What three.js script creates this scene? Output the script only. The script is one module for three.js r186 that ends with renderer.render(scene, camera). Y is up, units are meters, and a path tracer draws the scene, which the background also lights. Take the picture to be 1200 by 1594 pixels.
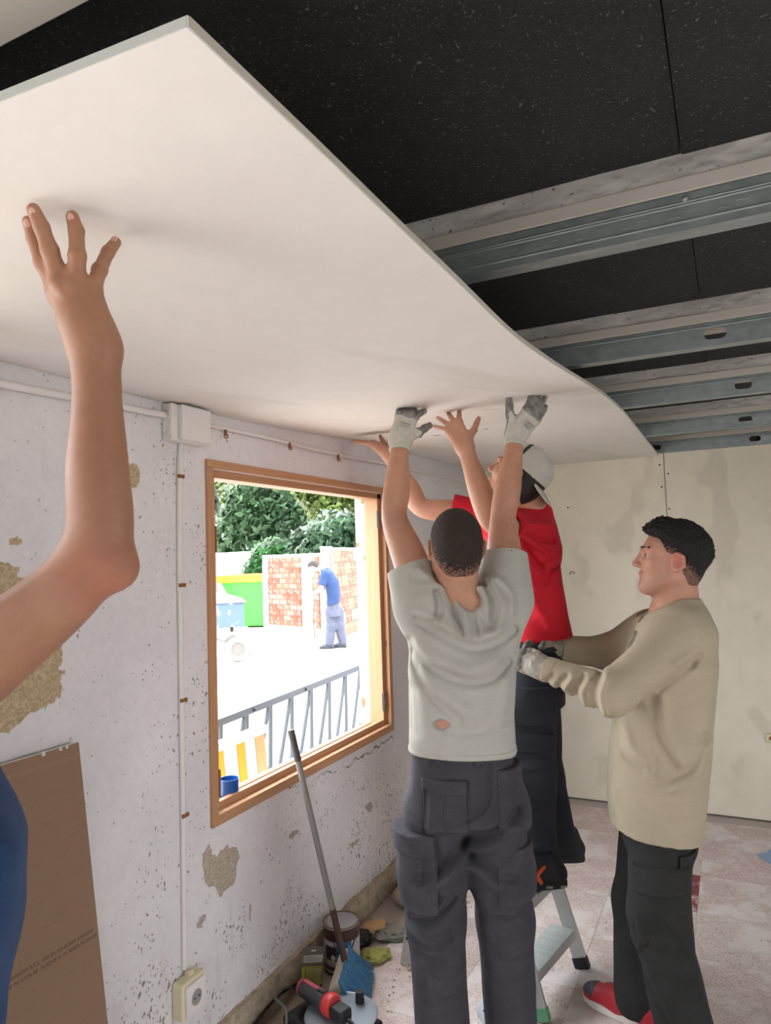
import * as THREE from 'three';
import { mergeGeometries, mergeVertices, toCreasedNormals } from 'three/addons/utils/BufferGeometryUtils.js';
import { RoundedBoxGeometry } from 'three/addons/geometries/RoundedBoxGeometry.js';

// ---------------------------------------------------------------- camera, sky, exposure
const scene = new THREE.Scene();
const camera = new THREE.PerspectiveCamera(2 * Math.atan(797 / 1100) * 180 / Math.PI, 1200 / 1594, 0.05, 200);
camera.position.set(1.57, 1.60, 0);
camera.rotation.order = 'YXZ';
camera.rotation.set(3.6 * Math.PI / 180, 26 * Math.PI / 180, -1.8 * Math.PI / 180);
const renderer = new THREE.WebGLRenderer();
renderer.toneMapping = THREE.LinearToneMapping;
renderer.toneMappingExposure = 1.86;
renderer.shadowMap.enabled = true;
// bright overcast sky: brightest overhead, the same all the way round
{
  const w = 64, h = 32, a = new Float32Array(w * h * 4);
  for (let j = 0; j < h; j++) for (let i = 0; i < w; i++) {
    const el = ((j + 0.5) / h - 0.5) * Math.PI, s = Math.max(0, Math.sin(el)), L = 7.0 * (0.62 + 0.38 * s), o = (j * w + i) * 4;
    a[o] = L * 0.97; a[o + 1] = L * 1.0; a[o + 2] = L * 1.05; a[o + 3] = 1;
  }
  const t = new THREE.DataTexture(a, w, h, THREE.RGBAFormat, THREE.FloatType);
  t.mapping = THREE.EquirectangularReflectionMapping; t.magFilter = THREE.LinearFilter; t.needsUpdate = true;
  scene.background = t; scene.environment = t;
}

// ---------------------------------------------------------------- small helpers
const V = (x, y, z) => new THREE.Vector3(x, y, z);
const A3 = (a) => new THREE.Vector3(a[0], a[1], a[2]);
let seed = 7;
const rnd = () => { seed = (seed * 1664525 + 1013904223) >>> 0; return seed / 4294967296; };
const rr = (a, b) => a + (b - a) * rnd();
function h3(x, y, z) { let n = Math.imul(x, 374761393) ^ Math.imul(y, 668265263) ^ Math.imul(z, 2147483647 - 1640531); n = Math.imul(n ^ (n >>> 13), 1274126177); return ((n ^ (n >>> 16)) >>> 0) / 4294967296; }
function vn(x, y, z = 0) {
  const X = Math.floor(x), Y = Math.floor(y), Z = Math.floor(z); let u = x - X, v = y - Y, w = z - Z;
  u = u * u * (3 - 2 * u); v = v * v * (3 - 2 * v); w = w * w * (3 - 2 * w);
  const l = (a, b, t) => a + (b - a) * t;
  const p = l(l(h3(X, Y, Z), h3(X + 1, Y, Z), u), l(h3(X, Y + 1, Z), h3(X + 1, Y + 1, Z), u), v);
  if (w === 0) return p;
  return l(p, l(l(h3(X, Y, Z + 1), h3(X + 1, Y, Z + 1), u), l(h3(X, Y + 1, Z + 1), h3(X + 1, Y + 1, Z + 1), u), v), w);
}
const vr = (x, y) => vn(x * 0.81 - y * 0.59 + 3.3, x * 0.59 + y * 0.81 + 7.1) * 0.6 + vn(x * 0.94 + y * 0.34, y * 0.94 - x * 0.34 + 11) * 0.4; // two turned lattices: no blocky specks
const fbm = (x, y, z = 0, o = 4) => { let s = 0, a = 0.5, t = 0; for (let i = 0; i < o; i++) { s += a * vn(x, y, z); t += a; a *= 0.5; x = x * 2.03 + 17.1; y = y * 2.03 + 5.3; z = z ? z * 2.03 + 9.7 : 0; } return s / t; };
const sst = (a, b, x) => { const t = Math.min(1, Math.max(0, (x - a) / (b - a))); return t * t * (3 - 2 * t); };
const mix = (a, b, t) => a + (b - a) * t;
const mix3 = (a, b, t) => [mix(a[0], b[0], t), mix(a[1], b[1], t), mix(a[2], b[2], t)];
// texture from a function: fn(u metres, v metres) -> sRGB bytes
function tex(w, h, wm, hm, fn, gray = false) {
  const a = new Uint8Array(w * h * 4);
  for (let j = 0; j < h; j++) for (let i = 0; i < w; i++) {
    const c = fn((i + 0.5) / w * wm, (j + 0.5) / h * hm), o = (j * w + i) * 4;
    if (gray) { a[o] = a[o + 1] = a[o + 2] = Math.max(0, Math.min(255, c * 255)); }
    else { a[o] = Math.max(0, Math.min(255, c[0])); a[o + 1] = Math.max(0, Math.min(255, c[1])); a[o + 2] = Math.max(0, Math.min(255, c[2])); }
    a[o + 3] = 255;
  }
  const t = new THREE.DataTexture(a, w, h);
  t.magFilter = THREE.LinearFilter; t.minFilter = THREE.LinearMipmapLinearFilter; t.generateMipmaps = true;
  t.wrapS = t.wrapT = THREE.RepeatWrapping; t.repeat.set(1 / wm, 1 / hm);
  if (!gray) t.colorSpace = THREE.SRGBColorSpace;
  t.needsUpdate = true; return t;
}
const std = (o) => new THREE.MeshStandardMaterial(Object.assign({ roughness: 0.8 }, o));
const taken = new Map();
function numbered(n) { const k = taken.get(n) || 0; taken.set(n, k + 1); return k ? n + '_' + String(k).padStart(3, '0') : n; }
function mesh(name, geo, m, parent) {
  const o = new THREE.Mesh(geo, m); o.name = parent ? name : numbered(name); o.castShadow = o.receiveShadow = true; (parent || scene).add(o); return o;
}
function thing(name, label, category, pos = [0, 0, 0], group) {
  const o = new THREE.Group(); o.name = numbered(name); o.position.set(...pos); o.userData = { label, category };
  if (group) o.userData.group = group; scene.add(o); return o;
}
function tag(o, label, category, group) { Object.assign(o.userData, { label, category }); if (group) o.userData.group = group; return o; }
function struct(name, geo, m, label) { const o = mesh(name, geo, m); o.userData.kind = 'structure'; if (label) o.userData.label = label; return o; }
function bx(w, h, d, x = 0, y = 0, z = 0, r = 0) {
  const g = r > 0 ? new RoundedBoxGeometry(w, h, d, 2, Math.min(r, w * 0.45, h * 0.45, d * 0.45)) : new THREE.BoxGeometry(w, h, d);
  g.translate(x, y, z); return g;
}
// uv in metres from the dominant axis of each face (swap = grain along the first axis)
function boxUV(g, swap = false, ox = 0, oy = 0) {
  g = g.index ? g.toNonIndexed() : g; const p = g.attributes.position, uv = new Float32Array(p.count * 2);
  const a = V(0, 0, 0), b = V(0, 0, 0), c = V(0, 0, 0);
  for (let i = 0; i < p.count; i += 3) {
    a.fromBufferAttribute(p, i); b.fromBufferAttribute(p, i + 1); c.fromBufferAttribute(p, i + 2);
    const n = b.clone().sub(a).cross(c.clone().sub(a)), x = Math.abs(n.x), y = Math.abs(n.y), z = Math.abs(n.z);
    [a, b, c].forEach((q, k) => {
      let s, t; if (x >= y && x >= z) { s = q.z; t = q.y; } else if (y >= z) { s = q.x; t = q.z; } else { s = q.x; t = q.y; }
      if (swap) [s, t] = [t, s]; uv[(i + k) * 2] = s + ox; uv[(i + k) * 2 + 1] = t + oy;
    });
  }
  g.setAttribute('uv', new THREE.BufferAttribute(uv, 2)); return g;
}
const clean = (g) => { const n = g.index ? g.toNonIndexed() : g.clone(); for (const k of Object.keys(n.attributes)) if (!['position', 'normal', 'uv'].includes(k)) n.deleteAttribute(k); return n; };
const merge = (l) => mergeGeometries(l.map(clean));
const Y = V(0, 1, 0);
function rod(a, b, r1, r2 = r1, n = 12) {
  a = a.isVector3 ? a : A3(a); b = b.isVector3 ? b : A3(b);
  const d = b.clone().sub(a), g = new THREE.CylinderGeometry(r2, r1, d.length(), n);
  g.applyQuaternion(new THREE.Quaternion().setFromUnitVectors(Y, d.clone().normalize())); g.translate((a.x + b.x) / 2, (a.y + b.y) / 2, (a.z + b.z) / 2); return g;
}
// rectangular bar from a to b; w across (along the side vector), t the other way
function bar(a, b, w, t, side = V(0, 0, 1), r = 0.0015) {
  a = a.isVector3 ? a : A3(a); b = b.isVector3 ? b : A3(b);
  const d = b.clone().sub(a), L = d.length(); d.normalize(); const s = side.clone().addScaledVector(d, -side.dot(d)).normalize(), u = d.clone().cross(s);
  const g = bx(w, L, t, 0, 0, 0, r); g.applyMatrix4(new THREE.Matrix4().makeBasis(s, d, u.negate()).setPosition((a.x + b.x) / 2, (a.y + b.y) / 2, (a.z + b.z) / 2));
  return g;
}
const tube = (pts, r, n = 40, k = 8) => new THREE.TubeGeometry(new THREE.CatmullRomCurve3(pts.map((p) => p.isVector3 ? p : A3(p))), n, r, k, false);
function extr(pts, depth, bevel = 0, holes = []) {
  const s = new THREE.Shape(pts.map((p) => new THREE.Vector2(p[0], p[1])));
  for (const h of holes) s.holes.push(new THREE.Path(h.map((p) => new THREE.Vector2(p[0], p[1]))));
  return new THREE.ExtrudeGeometry(s, { depth, bevelEnabled: bevel > 0, bevelSize: bevel, bevelThickness: bevel, bevelSegments: 2, curveSegments: 16 });
}
function inPoly(x, y, P) { let c = false; for (let i = 0, j = P.length - 1; i < P.length; j = i++) { const [xi, yi] = P[i], [xj, yj] = P[j]; if ((yi > y) !== (yj > y) && x < (xj - xi) * (y - yi) / (yj - yi) + xi) c = !c; } return c; }
function segDist(x, y, P) { let m = 1e9; for (let i = 0; i + 1 < P.length; i++) { const [ax, ay] = P[i], [bx_, by] = P[i + 1], dx = bx_ - ax, dy = by - ay, t = Math.max(0, Math.min(1, ((x - ax) * dx + (y - ay) * dy) / (dx * dx + dy * dy))), ex = x - ax - t * dx, ey = y - ay - t * dy; m = Math.min(m, ex * ex + ey * ey); } return Math.sqrt(m); }

// ---------------------------------------------------------------- implicit surfaces (bodies, clothes)
const smin = (a, b, k) => { const h = Math.max(k - Math.abs(a - b), 0) / k; return Math.min(a, b) - h * h * k * 0.25; };
// tapered limb from a to b; o.n, o.s: scale s along direction n (flattening)
function cone(a, b, r1, r2, k = 0.03, o = {}) {
  const ax = a[0], ay = a[1], az = a[2], dx = b[0] - ax, dy = b[1] - ay, dz = b[2] - az, L2 = dx * dx + dy * dy + dz * dz || 1e-9, R = Math.sqrt(L2) / 2 + Math.max(r1, r2) * Math.max(1, o.s || 1);
  const n = o.n, is = n ? 1 / o.s : 1, ms = n ? Math.min(1, o.s) : 1;
  return { k, R, c: [ax + dx / 2, ay + dy / 2, az + dz / 2], f(x, y, z) {
    const px = x - ax, py = y - ay, pz = z - az; let t = (px * dx + py * dy + pz * dz) / L2; t = t < 0 ? 0 : t > 1 ? 1 : t;
    let ex = px - t * dx, ey = py - t * dy, ez = pz - t * dz;
    if (n) { const q = (ex * n[0] + ey * n[1] + ez * n[2]) * (is - 1); ex += q * n[0]; ey += q * n[1]; ez += q * n[2]; }
    return (Math.sqrt(ex * ex + ey * ey + ez * ez) - (r1 + (r2 - r1) * t)) * ms;
  } };
}
// smooth limb through several joints, the radius changing gradually
function limb(pts, rads, k = 0.03, n = 20) {
  const c = new THREE.CatmullRomCurve3(pts.map((p) => V(p[0], p[1], p[2])), false, 'centripetal'), m = pts.length - 1, q = [];
  for (let i = 0; i <= n; i++) { const t = i / n, u = t * m, j = Math.min(m - 1, Math.floor(u)), f = u - j, a = rads[Math.max(0, j - 1)], b = rads[j], d = rads[j + 1], e = rads[Math.min(m, j + 2)], p = c.getPoint(t), m0 = (d - a) / 2, m1 = (e - b) / 2, f2 = f * f, f3 = f2 * f; q.push([p.x, p.y, p.z, (2 * f3 - 3 * f2 + 1) * b + (f3 - 2 * f2 + f) * m0 + (-2 * f3 + 3 * f2) * d + (f3 - f2) * m1]); }
  const lo = [1e9, 1e9, 1e9], hi = [-1e9, -1e9, -1e9]; for (const s of q) for (let i = 0; i < 3; i++) { lo[i] = Math.min(lo[i], s[i] - s[3]); hi[i] = Math.max(hi[i], s[i] + s[3]); }
  const cc = lo.map((l, i) => (l + hi[i]) / 2);
  return { k, c: cc, R: Math.hypot(hi[0] - cc[0], hi[1] - cc[1], hi[2] - cc[2]), f(x, y, z) {
    let best = 1e9; for (let i = 0; i < n; i++) { const a = q[i], b = q[i + 1], dx = b[0] - a[0], dy = b[1] - a[1], dz = b[2] - a[2]; let t = ((x - a[0]) * dx + (y - a[1]) * dy + (z - a[2]) * dz) / (dx * dx + dy * dy + dz * dz); t = t < 0 ? 0 : t > 1 ? 1 : t; const ex = x - a[0] - t * dx, ey = y - a[1] - t * dy, ez = z - a[2] - t * dz, d = Math.sqrt(ex * ex + ey * ey + ez * ez) - a[3] - (b[3] - a[3]) * t; if (d < best) best = d; } return best;
  } };
}
// ellipsoid with radii r along the three axes given (X, Y, Z unit vectors)
function blob(c, r, ax, k = 0.02) {
  const [X, Yv, Z] = ax || [[1, 0, 0], [0, 1, 0], [0, 0, 1]], m = Math.min(...r);
  return { k, c, R: Math.max(...r), f(x, y, z) {
    x -= c[0]; y -= c[1]; z -= c[2]; const a = x * X[0] + y * X[1] + z * X[2], b = x * Yv[0] + y * Yv[1] + z * Yv[2], d = x * Z[0] + y * Z[1] + z * Z[2];
    const k0 = Math.hypot(a / r[0], b / r[1], d / r[2]), k1 = Math.hypot(a / r[0] / r[0], b / r[1] / r[1], d / r[2] / r[2]);
    return k1 < 1e-6 ? -m : k0 * (k0 - 1) / k1;
  } };
}
// stacked oval sections: st = [[centre, half width, half depth], ...] from bottom to top; right = unit vector across
function loft(st, right, k = 0.04, e = 2.3) {
  const up = A3(st[st.length - 1][0]).sub(A3(st[0][0])).normalize(), rt = A3(right); rt.addScaledVector(up, -rt.dot(up)).normalize(); const fw = rt.clone().cross(up);
  const o = st[0][0], hs = st.map((s) => (s[0][0] - o[0]) * up.x + (s[0][1] - o[1]) * up.y + (s[0][2] - o[2]) * up.z), H = hs[hs.length - 1];
  const mid = [0, 1, 2].map((i) => (st[0][0][i] + st[st.length - 1][0][i]) / 2);
  return { k, c: mid, R: H / 2 + Math.max(...st.map((s) => Math.max(s[1], s[2]))) + 0.1, f(x, y, z) {
    const px = x - o[0], py = y - o[1], pz = z - o[2], h = px * up.x + py * up.y + pz * up.z, hc = Math.max(0, Math.min(H, h));
    let i = 0; while (i < hs.length - 2 && hc > hs[i + 1]) i++;
    let t = (hc - hs[i]) / (hs[i + 1] - hs[i]); const A = st[i], B = st[i + 1]; const ts = t * t * (3 - 2 * t); t = t * 0.4 + ts * 0.6;
    const cx = mix(A[0][0], B[0][0], t), cy = mix(A[0][1], B[0][1], t), cz = mix(A[0][2], B[0][2], t), rx = mix(A[1], B[1], t), rz = mix(A[2], B[2], t);
    const qx = x - cx, qy = y - cy, qz = z - cz, a = Math.abs(qx * rt.x + qy * rt.y + qz * rt.z), b = Math.abs(qx * fw.x + qy * fw.y + qz * fw.z);
    const kk = Math.pow(Math.pow(a / rx, e) + Math.pow(b / rz, e), 1 / e), d = (kk - 1) * Math.min(rx, rz) * (kk < 1e-3 ? 1 : Math.min(1, Math.hypot(a, b) / (kk * Math.min(rx, rz)))), v = Math.max(-h, h - H);
    return v > 0 && d > 0 ? Math.hypot(v, d) : Math.max(v, d);
  } };
}
const sphere = (c, r, k = 0.02) => cone(c, c, r, r, k);
function field(prims, { subs = [], cuts = [], disp = null, grow = 0 } = {}) {
  return (x, y, z) => {
    let d = 1e3;
    for (const p of prims) { const lx = x - p.c[0], ly = y - p.c[1], lz = z - p.c[2]; if (Math.sqrt(lx * lx + ly * ly + lz * lz) - p.R > d + p.k) continue; const e = p.f(x, y, z); d = d > 100 ? e : smin(d, e, p.k); }
    d -= grow;
    if (disp && d < 0.08 && d > -0.08) d -= disp(x, y, z);
    for (const p of subs) d = -smin(-d, p.f(x, y, z), p.k);
    for (const c of cuts) { const e = (x - c[0][0]) * c[1][0] + (y - c[0][1]) * c[1][1] + (z - c[0][2]) * c[1][2]; if (!c[2] || Math.hypot(x - c[0][0], y - c[0][1], z - c[0][2]) < c[2]) d = Math.max(d, e); }
    return d;
  };
}
const boxOf = (prims, pad = 0.02) => { const lo = [1e9, 1e9, 1e9], hi = [-1e9, -1e9, -1e9]; for (const p of prims) for (let i = 0; i < 3; i++) { lo[i] = Math.min(lo[i], p.c[i] - p.R - pad); hi[i] = Math.max(hi[i], p.c[i] + p.R + pad); } return [lo, hi]; };
// surface nets on a grid, skipping blocks far from the surface
function surf(f, lo, hi, h, colour) {
  const B = 4, nx = Math.ceil((hi[0] - lo[0]) / h / B) * B + 1, ny = Math.ceil((hi[1] - lo[1]) / h / B) * B + 1, nz = Math.ceil((hi[2] - lo[2]) / h / B) * B + 1;
  const g = new Float32Array(nx * ny * nz).fill(1), id = (i, j, k) => i + nx * (j + ny * k), act = [];
  for (let k = 0; k < nz - 1; k += B) for (let j = 0; j < ny - 1; j += B) for (let i = 0; i < nx - 1; i += B) {
    const d = f(lo[0] + (i + B / 2) * h, lo[1] + (j + B / 2) * h, lo[2] + (k + B / 2) * h);
    if (Math.abs(d) > B * h * 1.6) { if (d < 0) for (let c = 0; c <= B; c++) for (let b = 0; b <= B; b++) for (let a = 0; a <= B; a++) { const q = id(i + a, j + b, k + c); if (g[q] === 1) g[q] = -1; } continue; }
    act.push([i, j, k]);
  }
  for (const [i, j, k] of act) for (let c = 0; c <= B; c++) for (let b = 0; b <= B; b++) for (let a = 0; a <= B; a++) { const q = id(i + a, j + b, k + c); if (g[q] === 1 || g[q] === -1) { g[q] = f(lo[0] + (i + a) * h, lo[1] + (j + b) * h, lo[2] + (k + c) * h); } }
  const vid = new Map(), pos = [], idx = [];
  const vert = (i, j, k) => {
    const key = id(i, j, k); let v = vid.get(key); if (v !== undefined) return v;
    let sx = 0, sy = 0, sz = 0, n = 0; const q = (a, b, c) => g[id(i + a, j + b, k + c)];
    const E = (a, b, c, d, e, m) => { const u = q(a, b, c), w = q(d, e, m); if ((u < 0) !== (w < 0)) { const t = u / (u - w); sx += a + (d - a) * t; sy += b + (e - b) * t; sz += c + (m - c) * t; n++; } };
    for (let a = 0; a < 2; a++) for (let b = 0; b < 2; b++) { E(0, a, b, 1, a, b); E(a, 0, b, a, 1, b); E(a, b, 0, a, b, 1); }
    if (!n) { sx = sy = sz = 0.5; n = 1; }
    v = pos.length / 3; pos.push(lo[0] + (i + sx / n) * h, lo[1] + (j + sy / n) * h, lo[2] + (k + sz / n) * h); vid.set(key, v); return v;
  };
  const seen = new Uint8Array(nx * ny * nz);
  for (const [I, J, K] of act) for (let c = 0; c <= B; c++) for (let b = 0; b <= B; b++) for (let a = 0; a <= B; a++) {
    const i = I + a, j = J + b, k = K + c, q = id(i, j, k); if (seen[q]) continue; seen[q] = 1; const s = g[q] < 0;
    if (i < 1 || j < 1 || k < 1 || i >= nx - 1 || j >= ny - 1 || k >= nz - 1) continue;
    const quad = (p, r, t, u, flip) => { if (flip) idx.push(p, t, r, p, u, t); else idx.push(p, r, t, p, t, u); };
    if ((g[id(i + 1, j, k)] < 0) !== s) quad(vert(i, j - 1, k - 1), vert(i, j, k - 1), vert(i, j, k), vert(i, j - 1, k), !s);
    if ((g[id(i, j + 1, k)] < 0) !== s) quad(vert(i - 1, j, k - 1), vert(i - 1, j, k), vert(i, j, k), vert(i, j, k - 1), !s);
    if ((g[id(i, j, k + 1)] < 0) !== s) quad(vert(i - 1, j - 1, k), vert(i, j - 1, k), vert(i, j, k), vert(i - 1, j, k), !s);
  }
  const n = pos.length / 3, nor = new Float32Array(n * 3), e = h * 0.5;
  for (let v = 0; v < n; v++) {
    const x = pos[v * 3], y = pos[v * 3 + 1], z = pos[v * 3 + 2]; let a = f(x + e, y, z) - f(x - e, y, z), b = f(x, y + e, z) - f(x, y - e, z), c = f(x, y, z + e) - f(x, y, z - e); const l = Math.hypot(a, b, c) || 1;
    nor[v * 3] = a / l; nor[v * 3 + 1] = b / l; nor[v * 3 + 2] = c / l;
  }
  const geo = new THREE.BufferGeometry(); geo.setAttribute('position', new THREE.Float32BufferAttribute(pos, 3)); geo.setAttribute('normal', new THREE.BufferAttribute(nor, 3)); geo.setIndex(idx);
  if (colour) { const col = new Float32Array(n * 3); for (let v = 0; v < n; v++) { const c = colour(pos[v * 3], pos[v * 3 + 1], pos[v * 3 + 2]); col[v * 3] = c[0]; col[v * 3 + 1] = c[1]; col[v * 3 + 2] = c[2]; } geo.setAttribute('color', new THREE.BufferAttribute(col, 3)); }
  // cylinder-like metres uv so that weave keeps its size
  const uv = new Float32Array(n * 2); for (let v = 0; v < n; v++) { uv[v * 2] = pos[v * 3] + pos[v * 3 + 2]; uv[v * 2 + 1] = pos[v * 3 + 1]; } geo.setAttribute('uv', new THREE.BufferAttribute(uv, 2));
  return geo;
}
const lin = (hex) => { const c = new THREE.Color(hex); return [c.r, c.g, c.b]; };
const J = {"G":{"head":[0.797,1.62,-2.074],"neck":[0.791,1.474,-2.104],"chest":[0.801,1.393,-2.114],"waist":[0.786,1.129,-2.092],"hip":[0.778,0.927,-2.113],"shL":[0.675,1.498,-2.068],"elL":[0.563,1.728,-2.131],"wrL":[0.553,1.992,-2.219],"knL":[0.584,2.07,-2.24],"shR":[0.918,1.509,-2.185],"elR":[0.883,1.718,-2.31],"wrR":[0.913,1.998,-2.405],"knR":[0.963,2.057,-2.425],"slL":[0.634,1.569,-2.076],"slR":[0.908,1.597,-2.23],"hipL":[0.705,0.849,-2.083],"hipR":[0.849,0.844,-2.154],"crotch":[0.773,0.677,-2.128],"knLeg":[0.677,0.47,-2.096],"knRg":[0.849,0.427,-2.261],"anL":[0.691,0.072,-2.097],"anR":[0.852,0.074,-2.298],"toeR":[0.72,0.024,-2.349]},"R":{"head":[0.845,1.893,-2.658],"neck":[0.861,1.774,-2.73],"chest":[0.794,1.625,-2.741],"waist":[0.852,1.345,-2.767],"hip":[0.852,1.159,-2.757],"shL":[0.858,1.653,-2.681],"elL":[0.801,1.721,-2.426],"wrL":[0.718,1.996,-2.411],"knL":[0.682,2.062,-2.422],"slLe":[0.831,1.691,-2.554],"shR":[0.614,1.758,-2.834],"elR":[0.393,1.805,-2.756],"wrR":[0.255,2.042,-2.739],"knR":[0.223,2.08,-2.732],"slR":[0.52,1.792,-2.796],"hipN":[0.855,1.108,-2.696],"kneeN":[0.855,0.765,-2.675],"ankN":[0.85,0.451,-2.695],"hipF":[0.811,1.081,-2.843],"kneeF":[0.836,0.708,-2.871],"ankF":[0.857,0.454,-2.921],"heelN":[0.92,0.376,-2.734],"toeN":[0.754,0.384,-2.608],"heelF":[0.909,0.369,-2.952]},"B":{"head":[1.381,1.557,-2.609],"neck":[1.385,1.416,-2.643],"chest":[1.366,1.246,-2.679],"waist":[1.313,0.937,-2.663],"hem":[1.282,0.674,-2.667],"hip":[1.295,0.792,-2.665],"collar":[1.361,1.375,-2.611],"shN":[1.412,1.314,-2.574],"elN":[1.195,1.135,-2.391],"wrN":[0.975,1.197,-2.436],"hdN":[0.912,1.195,-2.461],"shF":[1.271,1.287,-2.797],"elF":[1.116,1.206,-2.838],"wrF":[0.959,1.23,-2.716],"hdF":[0.898,1.235,-2.663],"hipN":[1.309,0.779,-2.606],"kneeN":[1.271,0.376,-2.571],"ankN":[1.363,-0.013,-2.598],"hipF":[1.256,0.729,-2.75],"kneeF":[1.19,0.307,-2.714],"ankF":[1.165,-0.005,-2.702],"toeF":[1.016,0.014,-2.628]},"F":{"wr":[0.76,1.91,-0.72],"el":[0.786,1.607,-0.709],"sh":[0.593,1.38,-0.575],"kn1":[0.721,1.974,-0.674],"kn2":[0.744,1.995,-0.673],"kn3":[0.753,2.0,-0.688],"kn4":[0.759,2.001,-0.713]},"X":{"rback":[0.925,1.496,-2.758],"rhem":[0.865,1.269,-2.756],"ghem":[0.783,1.016,-2.087],"tear":[0.778,1.105,-1.956],"btop":[1.387,1.675,-2.603]},"O":{"feet":[-5.502,-0.114,-11.832],"head":[-5.682,1.437,-11.636]}};
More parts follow.
